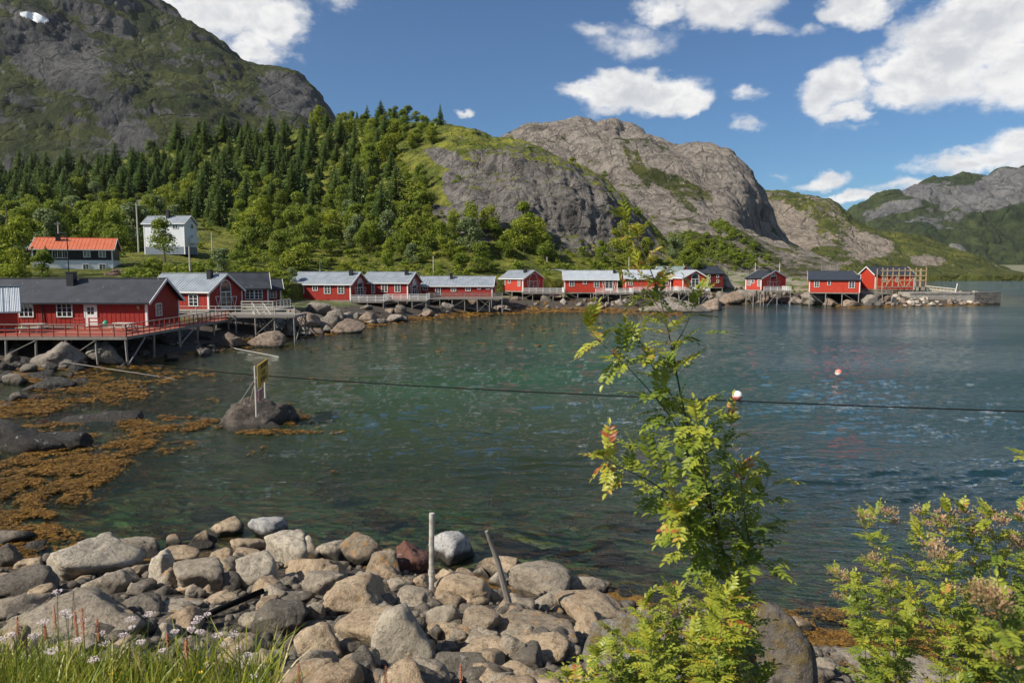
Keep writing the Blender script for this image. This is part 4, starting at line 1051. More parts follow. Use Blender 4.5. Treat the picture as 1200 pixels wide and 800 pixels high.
# small stones that fill the pile
def gravel(n):
    V0, F0 = ICO[2]; Vs = []; Fs = []; base = 0; forms = [rockmesh(3000+i, 2, 8, 12, .05)[0] for i in range(8)]
    k = 0
    while k < n:
        px = rng.uniform(-20, 1000); py = rng.uniform(640, 830)
        x, y, z = ray(px, py); tt = (CAMH-rng.uniform(0.1, 3.5))/(-z); tt = tt if tt > 0 else 5
        X, Y = x*tt, y*tt
        if not (8 < Y < 22): continue
        s = sdist([X], [Y])[0]
        if s < -.3 or s > 10.5: continue
        r = rng.uniform(.03, .13)*(1 if rng.random() < .8 else 1.6)
        P = forms[k % 8]*np.array([r, r*.8, r*.6]); a = rng.uniform(0, 6.28); c, sn = math.cos(a), math.sin(a)
        P = P@np.array([[c, sn, 0], [-sn, c, 0], [0, 0, 1]]); Vs.append(P+[X, Y, GZ(X, Y)+r*.25]); Fs.append(F0+base); base += len(P); k += 1
    return np.concatenate(Vs), np.concatenate(Fs)
V, Fc = gravel(1700)
tag(npmesh('gravel', V, Fc, RM['dark'], smooth=True), 'small brown stones filling the gaps between the boulders', kind='stuff')
# fillers: boulders under and between the measured ones
k = 0
while k < 175:
    px = rng.uniform(-30, 960); py = rng.uniform(650, 830)
    p = ground_hit(px, py); s = sdist([p[0]], [p[1]])[0]
    if not (.1 < s < 10): continue
    if px > 780 and s > 5: continue
    r = rng.uniform(.17, .38)
    put_rock((p[0], p[1], p[2]+r*.1), (r, r*rng.uniform(.7, 1), r*rng.uniform(.6, .8)), (rng.uniform(-.5, .5), rng.uniform(-.5, .5), rng.uniform(0, 6.3)), ['grey', 'dark', 'tan', 'grey', 'tan'][k % 5],
             'smaller plain boulder wedged among the larger ones in the foreground pile', GROCK, proto('n', k % 10)); k += 1

# ---- left flats, islet and far shore
def shore_rock(cx, cy, w, h, mat, label, Y=None, depth=.8, seed=1, sink=.35, group=None, **kw):
    """outline w x h with its waterline or foot at the bottom of the outline"""
    foot = ground_hit(cx, cy+h*.48, .0) if Y is None else at(cx, cy+h*.48, Y)
    s = foot[1]/F; rx = w*s/2; rz = h*s/1.45
    q = dict(nplane=12); q.update(kw)
    return put_rock((foot[0], foot[1]+rx*depth*.55, foot[2]+rz*.42), (rx, rx*depth, rz), (0, 0, 0), mat, label, group, None, seed, 4, **q)
shore_rock(61, 416, 66, 30, 'shore', 'large pale boulder under the deck, left of the pointed one', seed=21, nplane=10)
shore_rock(117, 414, 50, 28, 'shore', 'pointed pale boulder under the deck, right of the large one', seed=22, nplane=9)
shore_rock(311, 400, 48, 25, 'shorebrown', 'dark-footed boulder in the water below the shore stairs', seed=23, depth=.7)
shore_rock(407, 384, 42, 20, 'shorebrown', 'wedge shaped boulder at the water left of the cabin stilts', seed=24, nplane=9)
shore_rock(268, 398, 26, 18, 'shorebrown', 'tan boulder behind the deck stilts near the stairs', seed=25)
p = on_z(297, 498, 0); put_rock((p[0]+.1, 35.3, -1.0), (2.15, 1.7, 2.35), (.1, .12, .4), 'wetbrown', 'rounded dark rock islet carrying the yellow sign', None, None, 34, 5, nplane=14, lo=.7, name='rock_islet', cat='rock')
shore_rock(322, 503, 60, 22, 'black', 'low kelp covered rock at the right of the sign islet', Y=34.6, seed=27, depth=.7)
shore_rock(112, 494, 100, 19, 'black', 'long low dark rock lying in the kelp left of the sign islet', seed=28, depth=.5)
shore_rock(20, 515, 106, 40, 'black', 'big dark flat rock at the left edge of the kelp flats', seed=29, depth=.6)
shore_rock(70, 521, 70, 26, 'black', 'dark rock adjoining the big flat one on the kelp flats', seed=30, depth=.6)
shore_rock(798, 361, 98, 26, 'shore', 'flat layered rock point below the narrow arched-door cabin', seed=31, depth=.5, nplane=12)
shore_rock(832, 360, 36, 22, 'shorebrown', 'dark right end of the layered rock point', seed=32, depth=.6)
for i, (cx, cy, w, h) in enumerate([(372,362,30,16),(350,376,44,20),(380,378,30,18),(333,358,20,14),(392,369,22,12),(430,372,26,12),(462,373,22,10),(500,368,18,9),(540,355,24,10),(553,353,18,9),(523,359,20,10),(590,353,14,8),(566,362,24,9),(345,366,24,12),(320,377,20,14),(336,388,22,12)]):
    shore_rock(cx, cy, w, h, ['shore', 'shorebrown'][i % 2], 'pale boulder on the shore below the red cabins', seed=40+i, group='boulders along the cabin shore')
for i, (cx, cy, w, h) in enumerate([(858,349,34,16),(877,347,30,15),(905,352,24,10),(933,352,16,9),(890,355,20,8),(958,350,34,16),(975,354,20,10),(950,355,12,8),(1000,355,20,8),(1022,352,24,14),(1038,350,18,12),(848,346,16,10),(868,338,12,6),(855,336,12,6),(883,337,10,5),(925,343,14,7)]):
    shore_rock(cx, cy, w, h, ['shorebrown', 'shore'][i % 2], 'brown rounded boulder at the waterline by the right hand cabins', seed=70+i, group='brown boulders by the right hand cabins')
for i, (cx, cy, w, h) in enumerate([(16,445,30,16),(45,441,34,14),(62,452,42,18),(14,466,34,14),(92,448,22,10),(8,430,16,10),(30,456,18,9),(58,430,16,10),(78,441,20,10),(5,478,20,10),(40,468,20,8),(88,432,16,12),(12,412,16,9),(28,422,14,8)]):
    shore_rock(cx, cy, w, h, ['black', 'dark'][i % 3 == 0], 'dark boulder on the kelp flats left of the deck stilts', seed=110+i, group='dark boulders on the kelp flats')
def scatter(n, x0, x1, y0, y1, rlo, rhi, mats, label, group, smin, smax, seed):
    g = np.random.default_rng(seed); k = 0; tr = 0
    while k < n and tr < 6000:
        tr += 1
        p = ground_hit(g.uniform(x0, x1), g.uniform(y0, y1)); s = sdist([p[0]], [p[1]])[0]
        if not (smin < s < smax): continue
        r = g.uniform(rlo, rhi)*(1.5 if g.random() < .12 else 1)
        put_rock((p[0], p[1], p[2]+r*.2), (r, r*g.uniform(.6, 1), r*g.uniform(.5, .8)), (g.uniform(-.3, .3), g.uniform(-.3, .3), g.uniform(0, 6.3)), mats[k % len(mats)], label, group, proto('f', k % 10), name='shore_stone', cat='stone'); k += 1
scatter(70, 315, 600, 345, 396, .4, 1.0, ['shore', 'shorebrown', 'dark', 'shore'], 'small grey stone on the shore below the left cabins', 'stones along the cabin shore', -1.5, 9, 1)
scatter(60, 590, 940, 338, 370, .45, 1.1, ['shore', 'shorebrown', 'dark', 'shore'], 'small brown stone on the shore below the middle cabins', 'stones along the middle shore', -1.5, 9, 2)
scatter(80, 1040, 1150, 343, 360, .4, .9, ['pale', 'shore', 'shorebrown', 'pale'], 'pale riprap stone heaped in front of the jetty', 'riprap stones at the jetty', -1.0, 9, 3)
scatter(60, -20, 260, 395, 520, .25, .6, ['black', 'dark', 'black'], 'small dark stone scattered on the kelp flats', 'stones on the kelp flats', -3.0, 9, 4)

# ---- kelp
def m_kelp(a, b, c, tint=False):
    def f(t):
        p = t.pos(); n = t.noise(p, 3.5, 8, .7); n2 = t.noise(p, 22, 5, .7); n3 = t.noise(p, .8, 5, .6)
        col = t.mix(t.rng(n, .36, .62), a, b); col = t.mix(t.rng(n2, .5, .68), col, c); col = t.mix(t.rng(n3, .4, .62, 0, .6), col, tuple(x*.4 for x in a))
        if tint: col = t.mix(t.rng(t.attr('tint'), .35, 1.0, 0, .8), t.mix(t.rng(t.attr('tint'), .0, .3), c, col), b)
        t.out(t.pbr(col, .42 if tint else .6, t.bump(t.math('ADD', n2, t.math('MULTIPLY', n, 1.2)), 1.0, .06), .3))
    return f
KM = M('golden_kelp', m_kelp((.15, .080, .016), (.30, .165, .026), (.035, .020, .008)))
KU = M('submerged_kelp', m_kelp((.20, .11, .025), (.34, .20, .04), (.06, .035, .014)))
KR = M('red_brown_kelp', m_kelp((.13, .045, .018), (.22, .08, .025), (.04, .02, .012)))
def kelp(name, mat, zb, dens, label, seed, x0, x1, y0, y1, nx, ny, thr, k=4.0):
    pxs = np.linspace(x0, x1, nx); pys = np.linspace(y0, y1, ny)
    PX, PY = np.meshgrid(pxs, pys); a = (PX-600)/F; b = (400-PY)/F; dz = -ST+b*CT; dyy = CT+b*ST
    T = -CAMH/dz; X = a*T; Y = dyy*T
    P = np.stack([X.ravel(), Y.ravel(), np.full(X.size, seed*1.0)], 1)
    n = fbm(P*np.array([.30, .30, 1]), 3).reshape(X.shape)*.8+fbm(P*np.array([1.5, 1.5, 1])+3, 6, .72).reshape(X.shape)*2.0
    D = dens(PX, PY)
    f = D-thr+n*.75
    n2 = billow(P*np.array([3.5, 3.5, 1]), 4).reshape(X.shape)
    Z = zb-.03+np.clip(f, -.05, .3)*.14+n2*.06
    Z = np.where(f < .03, zb-.05, Z)
    g = ground(X, Y, True); Z = np.maximum(Z, g+.03+n2*.05)
    keep = (f > 0) & ~((g > -.12) & (zb < 0)); kk = keep[:-1, :-1] & keep[1:, :-1] & keep[:-1, 1:] & keep[1:, 1:]
    Fc = gridfaces(*X.shape, keep=kk); used = np.zeros(X.size, bool); used[Fc.ravel()] = True
    idx = np.cumsum(used)-1; V = np.stack([X, Y, Z], -1).reshape(-1, 3)[used]
    return tag(npmesh(name, V, idx[Fc][:, ::-1], mat, smooth=True), label, kind='stuff')
def fronds(name, mat, dens, label, seed, x0, x1, y0, y1, n, thr, size=.11):
    g = np.random.default_rng(seed+50); px = g.uniform(x0, x1, n); py = g.uniform(y0, y1, n); a = (px-600)/F; b = (400-py)/F; T = -CAMH/(-ST+b*CT); X = a*T; Y = (CT+b*ST)*T
    P = np.stack([X, Y, np.full(n, seed*1.0)], 1)
    f = dens(px, py)-thr+.75*(fbm(P*np.array([.30, .30, 1]), 3)*.8+fbm(P*np.array([1.5, 1.5, 1])+3, 6, .72)*2.0)
    m = (f > 0) & (g.random(n) < .25+f*3.5); P = P[m]; X, Y, f = X[m], Y[m], f[m]; n = len(X)
    gz = ground(X, Y); z = np.maximum(.01+g.uniform(0, .05, n)+np.clip(f, 0, .3)*.12, gz+.03+g.uniform(0, .07, n))
    s = size*g.uniform(.4, 1.2, n)*np.clip(Y/38, .5, 3); s = s*1.35; w = s*g.uniform(.12, .34, n); an = g.uniform(0, 6.28, n); tz = g.uniform(-.14, .14, n)*s
    d = np.stack([np.cos(an)*s, np.sin(an)*s, tz], 1); r = np.stack([-np.sin(an)*w, np.cos(an)*w, g.uniform(-.3, .5, n)*w], 1); C = np.stack([X, Y, z], 1)
    V = np.stack([C-d, C+r-d*.2, C+d, C-r+d*.3], 1).reshape(-1, 3)
    return tag(npmesh(name, V, np.arange(4*n).reshape(-1, 4), mat, attrs={'tint': np.repeat(g.random(n), 4)}), label, kind='stuff')
def densA(px, py):
    d = np.zeros_like(px)
    for cx, cy, rx, ry, a, w in [(60,560,95,42,-12,1.0),(25,610,55,60,0,1.0),(190,497,75,12,0,.9),(140,530,60,20,-25,.85),(100,455,90,26,0,.95),(170,440,60,14,0,.8),(30,480,60,16,0,.9),(350,492,30,13,20,1.1),
                               (330,507,70,4,0,.9),(15,640,50,40,0,1.0),(255,470,25,3,0,.6),(100,640,60,22,0,.85),(210,520,45,12,-20,.5),(240,436,30,6,0,.5),(60,505,90,12,0,.9),(85,585,60,14,-10,.65)]:
        d = np.maximum(d, w*E(px, py, cx, cy, rx, ry, a))
    return d
KF = M('kelp_fronds', m_kelp((.15, .08, .018), (.36, .185, .026), (.03, .017, .008), True))
fronds('kelp', KF, densA, 'golden kelp floating over the shallow flats', 1, -40, 420, 422, 690, 330000, .83, .10)
kelp('kelp_bed', KU, -.10, densA, 'golden-brown kelp just below the surface of the shallow flats', 1, -40, 440, 425, 700, 800, 560, .58)
def densB(px, py):
    s = np.interp(px, [300,340,400,450,500,560,620,700,760,800], [405,395,389,379,373,368,364,364,367,368])
    return .85*sstep(5.5, 1.0, np.abs(py-s))
kelp('kelp_bed', KM, .0, densB, 'golden kelp bed along the waterline below the cabins', 2, 262, 800, 355, 412, 1100, 130, .62)
fronds('kelp', KF, densB, 'golden kelp fringe along the waterline below the cabins', 2, 262, 800, 355, 412, 60000, .60, .12)
def densC(px, py):
    s = np.interp(px, [900,960,1000,1060,1120,1180], [735,742,752,772,790,812])
    return .95*sstep(26, 6, np.abs(py-s-8))
fronds('kelp', KF, densC, 'golden kelp along the waterline at the near right shore', 3, 890, 1200, 715, 830, 60000, .40, .08)
def densD(px, py):
    d = np.zeros_like(px)
    for cx, cy, rx, ry, a, w in [(730,670,90,36,15,.8),(740,605,40,12,0,.8),(400,580,60,16,20,.62),(640,650,80,14,15,.6),(260,450,90,14,0,.6),(470,610,60,12,10,.5),(830,700,60,16,10,.7),(200,470,70,12,0,.7)]:
        d = np.maximum(d, w*E(px, py, cx, cy, rx, ry, a))
    return d
kelp('kelp_bed', KR, -.16, densD, 'red-brown kelp just under the surface off the rock pile', 4, 150, 930, 425, 740, 900, 420, .46)

# ---- jetty
jt = empty('jetty', (0, 0, 0), 0, 'concrete and stone jetty running out behind the pale riprap', 'jetty')
CONC = M('weathered_concrete', m_rock((.34, .31, .27), (.46, .43, .38), (.26, .24, .21), 0, wet=True, sc=.25))
STB = M('stone_block_wall', m_rock((.12, .11, .10), (.20, .185, .165), (.07, .065, .06), 0, wet=True, sc=.4))
Yj = 160.0
a = at(1066, 352, Yj); b = at(1142, 352, Yj); c = at(1173, 352, Yj); ztop = at(1142, 342.5, Yj)[2]
mb = MB(); mb.box(a[0], b[0], Yj, Yj+5, -1, ztop); mb.box(a[0], b[0], Yj-.12, Yj-.003, ztop-.35, ztop+.06); mb.build('concrete_wall', CONC, jt)
def blocks():
    mb = MB(); g = random.Random(3); z = -.6; 
    while z < ztop-.1:
        h = g.uniform(.35, .55); x = b[0]+.01
        while x < c[0]:
            w = g.uniform(.5, 1.2); mb.box(x+.02, min(x+w, c[0])-.02, Yj+.05+g.uniform(-.06, .06), Yj+4.8, z+.02, min(z+h, ztop)-.02); x += w
        z += h
    return mb
blocks().build('stone_block_end', STB, jt)
mb = MB(); mb.box(b[0], c[0]-.1, Yj+.12, Yj+4.7, -.6, ztop-.1); mb.build('core', STB, jt)
fe = empty('timber_fence', (0, 0, 0), 0, 'pale timber fence of slanting rails on top of the jetty', 'fence')
p0 = at(1085, 338, 166); p1 = at(1119, 341.5, 164); zt = ztop+.05
mb = MB()
for i in range(9):
    f = i/8; x = p0[0]+(p1[0]-p0[0])*f; y = p0[1]+(p1[1]-p0[1])*f; mb.bar((x, y, 1.6), (x, y, at(600, 334.5+4*f, y)[2]), .14)
mb.build('fence_post', NEWW, fe)
mb = MB()
for q in (0, .6, 1.1): mb.bar((p0[0], p0[1]-.06, at(600, 335, p0[1])[2]-q), (p1[0], p1[1]-.06, at(600, 338.5, p1[1])[2]-q), .06, .2)
mb.build('fence_rail', PALEW, fe)
mp = empty('mooring_post', at(1119, 345, 161), 0, 'slightly leaning pale post at the seaward end of the timber fence', 'post')
mb = MB(); mb.tube([(0, 0, 0), (.4, 0, 2.3)], .09, 8); mb.build('shaft', WHT, mp); mb = MB(); mb.tube([(.4, 0, 2.3), (.42, 0, 2.42)], .12, 8); mb.build('cap', WHT, mp)
# scaffolding round the house under repair
sf = empty('scaffolding', (0, 0, 0), 0, 'yellow timber scaffolding standing in front of the house under repair', 'scaffolding')
pxs = [1034, 1039.5, 1046, 1053, 1060, 1066, 1073, 1079, 1085]
for i, px in enumerate(pxs):
    q = at(px, 330, 166); top = at(px, 313.5+(i % 2)*.8, 166)[2]; mb = MB(); mb.bar((q[0], 166, GZ(q[0], 166)-.2), (q[0], 166, top), .16, .16); mb.build('upright', NEWW, sf)
    if i % 2 == 0: mb = MB(); mb.bar((q[0], 168.5, GZ(q[0], 168.5)-.2), (q[0], 168.5, top-.3), .16, .16); mb.build('upright', NEWW, sf)
for py in (317, 323, 328.5):
    q0 = at(1032, py, 166); q1 = at(1086, py, 166); mb = MB(); mb.bar((q0[0], 165.88, q0[2]), (q1[0], 165.88, q1[2]), .05, .2); mb.build('ledger', NEWW, sf)
q0 = at(1034, 336, 166); q1 = at(1086, 336, 166); mb = MB()
mb.box(q0[0], q1[0], 165, 168.6, q0[2]-.1, q0[2]); mb.build('platform', GREYW, sf)
for (x0, y0, x1, y1) in ((1050,322,1058,336),(1062,336,1070,325),(1038,335,1046,324)):
    u = at(x0, y0, 165.8); v = at(x1, y1, 165.8); mb = MB(); mb.bar(u, v, .06, .16); mb.build('brace', NEWW, sf)

# ================================================================ SIGN, BUOYS, CABLE, POLES, STICKS
def m_sign(t):
    t.out(t.pbr(t.mix(t.rng(t.noise(t.obj(), 3, 5), .4, .7), (.62, .36, .02), (.50, .27, .02)), .5))
SIGN = M('yellow_sign_board', m_sign); INK = M('brown_black_lettering', lambda t: t.out(t.pbr((.05, .03, .015), .6)))
sg = empty('sign_post', (0, 0, 0), 0, 'yellow notice board on two white posts standing on the rock islet', 'sign')
b0 = at(300.3, 476, 34); b1 = at(311.2, 470, 36.6)
mb = MB(); mb.tube([(b0[0], b0[1], b0[2]-.5), (b0[0], b0[1], at(600, 428.5, b0[1])[2])], .05, 10); mb.build('post', PALEW, sg)
mb = MB(); mb.tube([(b1[0], b1[1], b1[2]-.6), (b1[0], b1[1], at(600, 424, b1[1])[2])], .05, 10); mb.build('post', PALEW, sg)
e0 = np.array([b0[0]+.14, b0[1]+.05]); dv = np.array([b1[0]-b0[0], b1[1]-b0[1]]); LB = np.linalg.norm(dv); ang_ = math.atan2(dv[1], dv[0])
zt = at(600, 429, b0[1])[2]; zl = at(600, 455, b0[1])[2]
bd = MB(); bd.box(.12, LB+.55, -.10, -.06, 0, zt-zl); bo = bd.build('sign_board', SIGN, sg); bo.location = (b0[0], b0[1], zl); bo.rotation_euler = (0, 0, ang_)
def text(s, size, x, z, parent, mat):
    cu = bpy.data.curves.new('lettering', 'FONT'); cu.body = s; cu.size = size; cu.extrude = .002; cu.align_x = 'CENTER'
    o = bpy.data.objects.new('lettering', cu); COL.objects.link(o); o.parent = parent; o.location = (x, -.104, z); o.rotation_euler = (math.pi/2, 0, 0); cu.materials.append(mat); return o
# three blocks of lettering, too small and oblique in the photograph to be read: kept as dark rows of strokes
g = random.Random(8); hh = zt-zl; ww = LB+.1
for (z0, x0, x1, hgt) in ((hh*.74, .35, 1.0, .2), (hh*.42, .45, .8, .2), (hh*.14, .3, .95, .2)):
    lb = MB(); x = .12+ww*x0*.9
    while x < .1+ww*x1:
        w = g.uniform(.08, .16); sh = g.randint(0, 3); z = z0
        lb.box(x, x+.03, -.108, -.101, z, z+hgt*1.1)
        if sh in (0, 1): lb.box(x+.031, x+w, -.108, -.101, z+hgt*1.1-.04, z+hgt*1.1)
        if sh in (0, 2): lb.box(x+.031, x+w, -.108, -.101, z, z+.04)
        if sh in (1, 3): lb.box(x+w-.03, x+w, -.108, -.101, z, z+hgt*1.05)
        x += w+.07
    lb.build('lettering', INK, bo)
sb = MB(); z0 = at(600, 470, b0[1])[2]; z1_ = at(600, 458, b0[1])[2]
sb.box(-.05, 1.15, -.14, -.11, 0, z1_-z0); so = sb.build('lower_sign', M('faded_pink_sign', lambda t: t.out(t.pbr(t.mix(t.rng(t.noise(t.obj(), 9, 3), .45, .55), (.42, .20, .20), (.25, .12, .13)), .6))), sg); so.location = (b0[0], b0[1], z0); so.rotation_euler = (0, 0, ang_)
q = at(301, 441, 34); g0 = at(282, 470, 33.4); g1 = at(293, 470, 33)
for g_ in (g0, g1): mb = MB(); mb.tube([q, g_], .018, 5); mb.build('guy_wire', GREYW, sg)
WB = M('white_float', lambda t: t.out(t.pbr((.80, .76, .72), .4))); RB = M('red_float', lambda t: t.out(t.pbr((.72, .22, .17), .45)))
def buoy(px, py, r, label, red):
    p = on_z(px, py, .22); e = empty('buoy', p, 0, label, 'buoy')
    mb = MB(); N = 14
    prof = [(r*math.sin(math.pi*k/N), -r*math.cos(math.pi*k/N)+r*.75) for k in range(N+1)]
    def lathe(prof, nm, mat):
        m = MB(); S = 20
        m.v = [(a*math.cos(2*math.pi*i/S), a*math.sin(2*math.pi*i/S), z) for a, z in prof for i in range(S)]
        for k in range(len(prof)-1):
            for i in range(S): j = (i+1) % S; m.f.append((k*S+i, k*S+j, (k+1)*S+j, (k+1)*S+i)); m.m.append(0)
        o = m.build(nm, mat, e, smooth=True); return o
    lathe(prof[int(N*.50):], 'float', WB if red else RB); lathe([(a*1.0, z) for a, z in prof[:int(N*.50)+1]], 'lower_float', RB if red else WB)
    mb = MB(); mb.tube([(r*.12*math.cos(t_), 0, r*1.45+r*.12*math.sin(t_)+.05) for t_ in np.linspace(0, 6.28, 9)], .02, 5); mb.build('ring', GREYW, e)
buoy(864, 468, .29, 'larger white and red buoy near the cable right of the sapling', True)
buoy(982.5, 439.5, .24, 'smaller red and white buoy farther out on the water', False)
CB = M('black_cable', lambda t: t.out(t.pbr((.012, .012, .012), .9, None, 0.0)))
a = at(165, 427, 50); b = at(1420, 489, 16); pts = []
for i in range(61):
    f = i/60; p = a+(b-a)*f; p = p.copy(); p[2] -= 4*f*(1-f)*.35; pts.append(p)
mb = MB(); mb.tube(pts, [.034-.016*i/60 for i in range(61)], 6); tag(mb.build('cable', CB), 'black cable slung low across the bay past the yellow sign', 'cable')
a = at(236, 398, 75); b = on_z(327, 418, .02); mb = MB(); mb.tube([a, (a+b)/2-[0, 0, .12], b], .03, 6); tag(mb.build('mooring_pole', PALEW), 'pale thin pole slanting from the deck stilts down into the water', 'pole')
a = at(75, 424, 52); b = at(205, 435, 50); b[2] = .03; a[2] = max(a[2], GZ(a[0], a[1])+.3); mb = MB(); mb.tube([a, b], .028, 6); tag(mb.build('water_pipe', GREYW), 'thin grey pipe lying over the kelp in front of the deck stilts', 'pipe')
PIPE = M('white_grey_pvc', lambda t: t.out(t.pbr(t.mix(t.rng(t.noise(t.obj(), 6, 5), .4, .65), (.50, .47, .42), (.30, .27, .22)), .5)))
p = ground_hit(507, 690, .2); s = p[1]/F; top = at(506, 601, p[1]-.3)
e = empty('marker_post', (0, 0, 0), 0, 'white pipe post standing upright among the boulders', 'post')
mb = MB(); mb.tube([p-[0, .3, .5], top], .036*1.5, 12); mb.build('shaft', PIPE, e)
f_ = .62; c0 = p-[0, .3, .5]+(top-p+[0, .3, .5])*.42; mb = MB(); mb.tube([c0, c0+(top-c0)*.08], .068, 12); mb.build('collar', PIPE, e)
p = ground_hit(592, 690, .4); top = at(570, 622, p[1]-.2)
mb = MB(); mid_ = p*.5+top*.5+[.03, 0, 0]; mb.tube([p-[-.1, 0, .4], mid_, top], [.07, .055, .035], 8); tag(mb.build('driftwood_stick', GREYW), 'weathered grey stick leaning left out of the rock pile', 'stick')
a = at(200, 741, 11.6); b = at(308, 692, 13.2); mb = MB(); mb.tube([a, a*.5+b*.5+[0, 0, .03], b], .055, 10); tag(mb.build('black_pipe', CB, smooth=True), 'black plastic pipe lying diagonally across the boulders', 'pipe')
# poles on the slope
def upole(px, pt, pb, Y, r, label, cross=False, mat=None):
    b = at(px, pb, Y); tp = at(px, pt, Y); e = empty('utility_pole', b, 0, label, 'pole')
    mb = MB(); mb.tube([(0, 0, -2), (0, 0, tp[2]-b[2])], [r, r*.7], 8); mb.build('shaft', mat or PALEW, e)
    h = tp[2]-b[2]; mb = MB(); mb.bar((-.5, -.12, h-.4), (.5, -.12, h-.4), .08, .08); [mb.tube([(x, -.12, h-.36), (x, -.12, h-.16)], .05, 6) for x in (-.4, 0, .4)]; mb.build('crossarm' if cross else 'bracket', GREYW, e) if cross else None
    if not cross: mb = MB(); mb.tube([(0, 0, h), (0, 0, h+.05)], r*.8, 8); mb.build('cap', GREYW, e)
upole(162, 238, 286, 146, .16, 'tall pale utility pole left of the white house')
upole(223, 289, 324, 108, .15, 'slim pale pole between the white house and the grey roof')
upole(248.5, 272, 290, 140, .13, 'short grey pole on the slope right of the white house')
upole(69, 260, 283, 128, .13, 'grey utility pole rising behind the orange roof', True)
upole(29.5, 275, 322, 104, .16, 'grey pole standing among the bushes left of the orange roof', False, GREYW)
upole(375, 303, 322, 140, .14, 'short pale pole behind the leftmost distant cabin')
upole(508, 300, 326, 150, .12, 'thin pole behind the long low cabin'); upole(641, 301, 318, 172, .13, 'thin pole behind the middle red cabins'); upole(737, 301, 318, 178, .13, 'thin pole left of the rowan sapling tip')
upole(801, 300, 314, 190, .13, 'pole above the dark warehouse'); upole(885, 308, 320, 176, .13, 'pole left of the lone black-roofed cabin'); upole(913.5, 308, 320, 182, .13, 'pole behind the lone black-roofed cabin'); upole(963, 309, 320, 190, .14, 'left pole behind the tall-stilted cabin', False, GREYW); upole(973, 309, 320, 192, .14, 'middle pole behind the tall-stilted cabin', False, GREYW); upole(981.5, 309, 320, 190, .14, 'right pole behind the tall-stilted cabin', False, GREYW)
b = at(81, 322, 100); e = empty('street_lamp', b, 0, 'black street lamp in front of the orange-roofed house', 'lamp'); h = at(81, 274, 100)[2]-b[2]
mb = MB(); mb.tube([(0, 0, -2.5), (0, 0, h-.2), (-.1, 0, h)], .07, 8); mb.build('shaft', BLACKM, e); mb = MB(); mb.tube([(-.15, 0, h), (-.9, -.1, h+.12)], [.10, .16], 8); mb.build('lamp_head', BLACKM, e)
# deck things
def picnic(px, py, Y, rz, label):
    p = at(px, py, Y); e = empty('picnic_table', (p[0], Y, z1), rz, label, 'table', 'picnic tables on the red deck')
    mb = MB(); [mb.box(-.9, .9, -.38+.155*i, -.38+.155*i+.14, .70, .75) for i in range(5)]; mb.build('table_top', PALEW, e)
    for s in (-1, 1):
        mb = MB(); mb.box(-.9, .9, s*.75-.14, s*.75+.14, .42, .46); mb.build('bench', PALEW, e)
        mb = MB(); mb.bar((s*.65, -.7, 0), (s*.65, -.2, .7), .05, .1); mb.bar((s*.65, .7, 0), (s*.65, .2, .7), .05, .1); mb.bar((s*.65, -.8, .38), (s*.65, .8, .38), .05, .1); mb.build('leg_frame', PALEW, e)
picnic(38, 384, 60.5, .1, 'picnic table under the two left windows of the deck house')
picnic(146, 384, 61.5, -.2, 'picnic table near the right corner of the deck house')
for px, lab in ((93, 'left of two small red railings flanking the white door'), (110.5, 'right of two small red railings flanking the white door')):
    p = at(px, 378, 63.2); e = empty('step_railing', (p[0], 63.2, z1), 0, lab, 'railing')
    for k in (-.45, .45): mb = MB(); mb.bar((k, 0, 0), (k, 0, 1.05), .09); mb.build('post', REDRAIL, e)
    mb = MB(); [mb.bar((-.5, -.06, z), (.5, -.06, z), .04, .1) for z in (.35, .7, 1.02)]; mb.build('rail', REDRAIL, e)
p = at(123, 374.5, 62.8); o = put_rock((p[0], 62.8, z1+.62), (.24, .24, .26), (0, 0, 0), 'grey', 'green plastic float hanging by the white door', None, None, 5, 3, nplane=60, sharp=30, rough=0, name='fishing_float', cat='float'); o.data.materials[0] = M('green_plastic', lambda t: t.out(t.pbr((.01, .22, .12), .4)))
# ================================================================ TREES ON THE SLOPE
def m_leaf(c1, c2, c3, tr=.25, sc=1.2):
    def f(t):
        p = t.pos(); n = t.noise(p, sc, 4, .6); r = t.rand(); a = t.attr('tint')
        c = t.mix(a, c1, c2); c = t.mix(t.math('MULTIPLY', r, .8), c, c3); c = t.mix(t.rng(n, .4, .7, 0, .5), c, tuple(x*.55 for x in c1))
        d = t.pbr(c, .6, None, .25)
        trn = t.n('ShaderNodeBsdfTranslucent', {0: t.mix(.5, c, (.20, .26, .03))}).outputs[0]
        t.out(t.n('ShaderNodeMixShader', {0: tr, 1: d, 2: trn}).outputs[0])
    return f
SPR = M('spruce_needles', m_leaf((.045, .09, .022), (.12, .19, .045), (.12, .16, .035), .2))
DEC = M('broadleaf_foliage', m_leaf((.12, .19, .020), (.30, .35, .032), (.16, .20, .028), .4))
DECY = M('yellow_green_foliage', m_leaf((.20, .26, .024), (.43, .44, .042), (.24, .27, .03), .42))
DECG = M('grey_green_foliage', m_leaf((.14, .19, .07), (.27, .33, .15), (.17, .21, .09), .3))
BARK = M('tree_bark', m_boards((.12, .10, .08), .4, 3, .9))
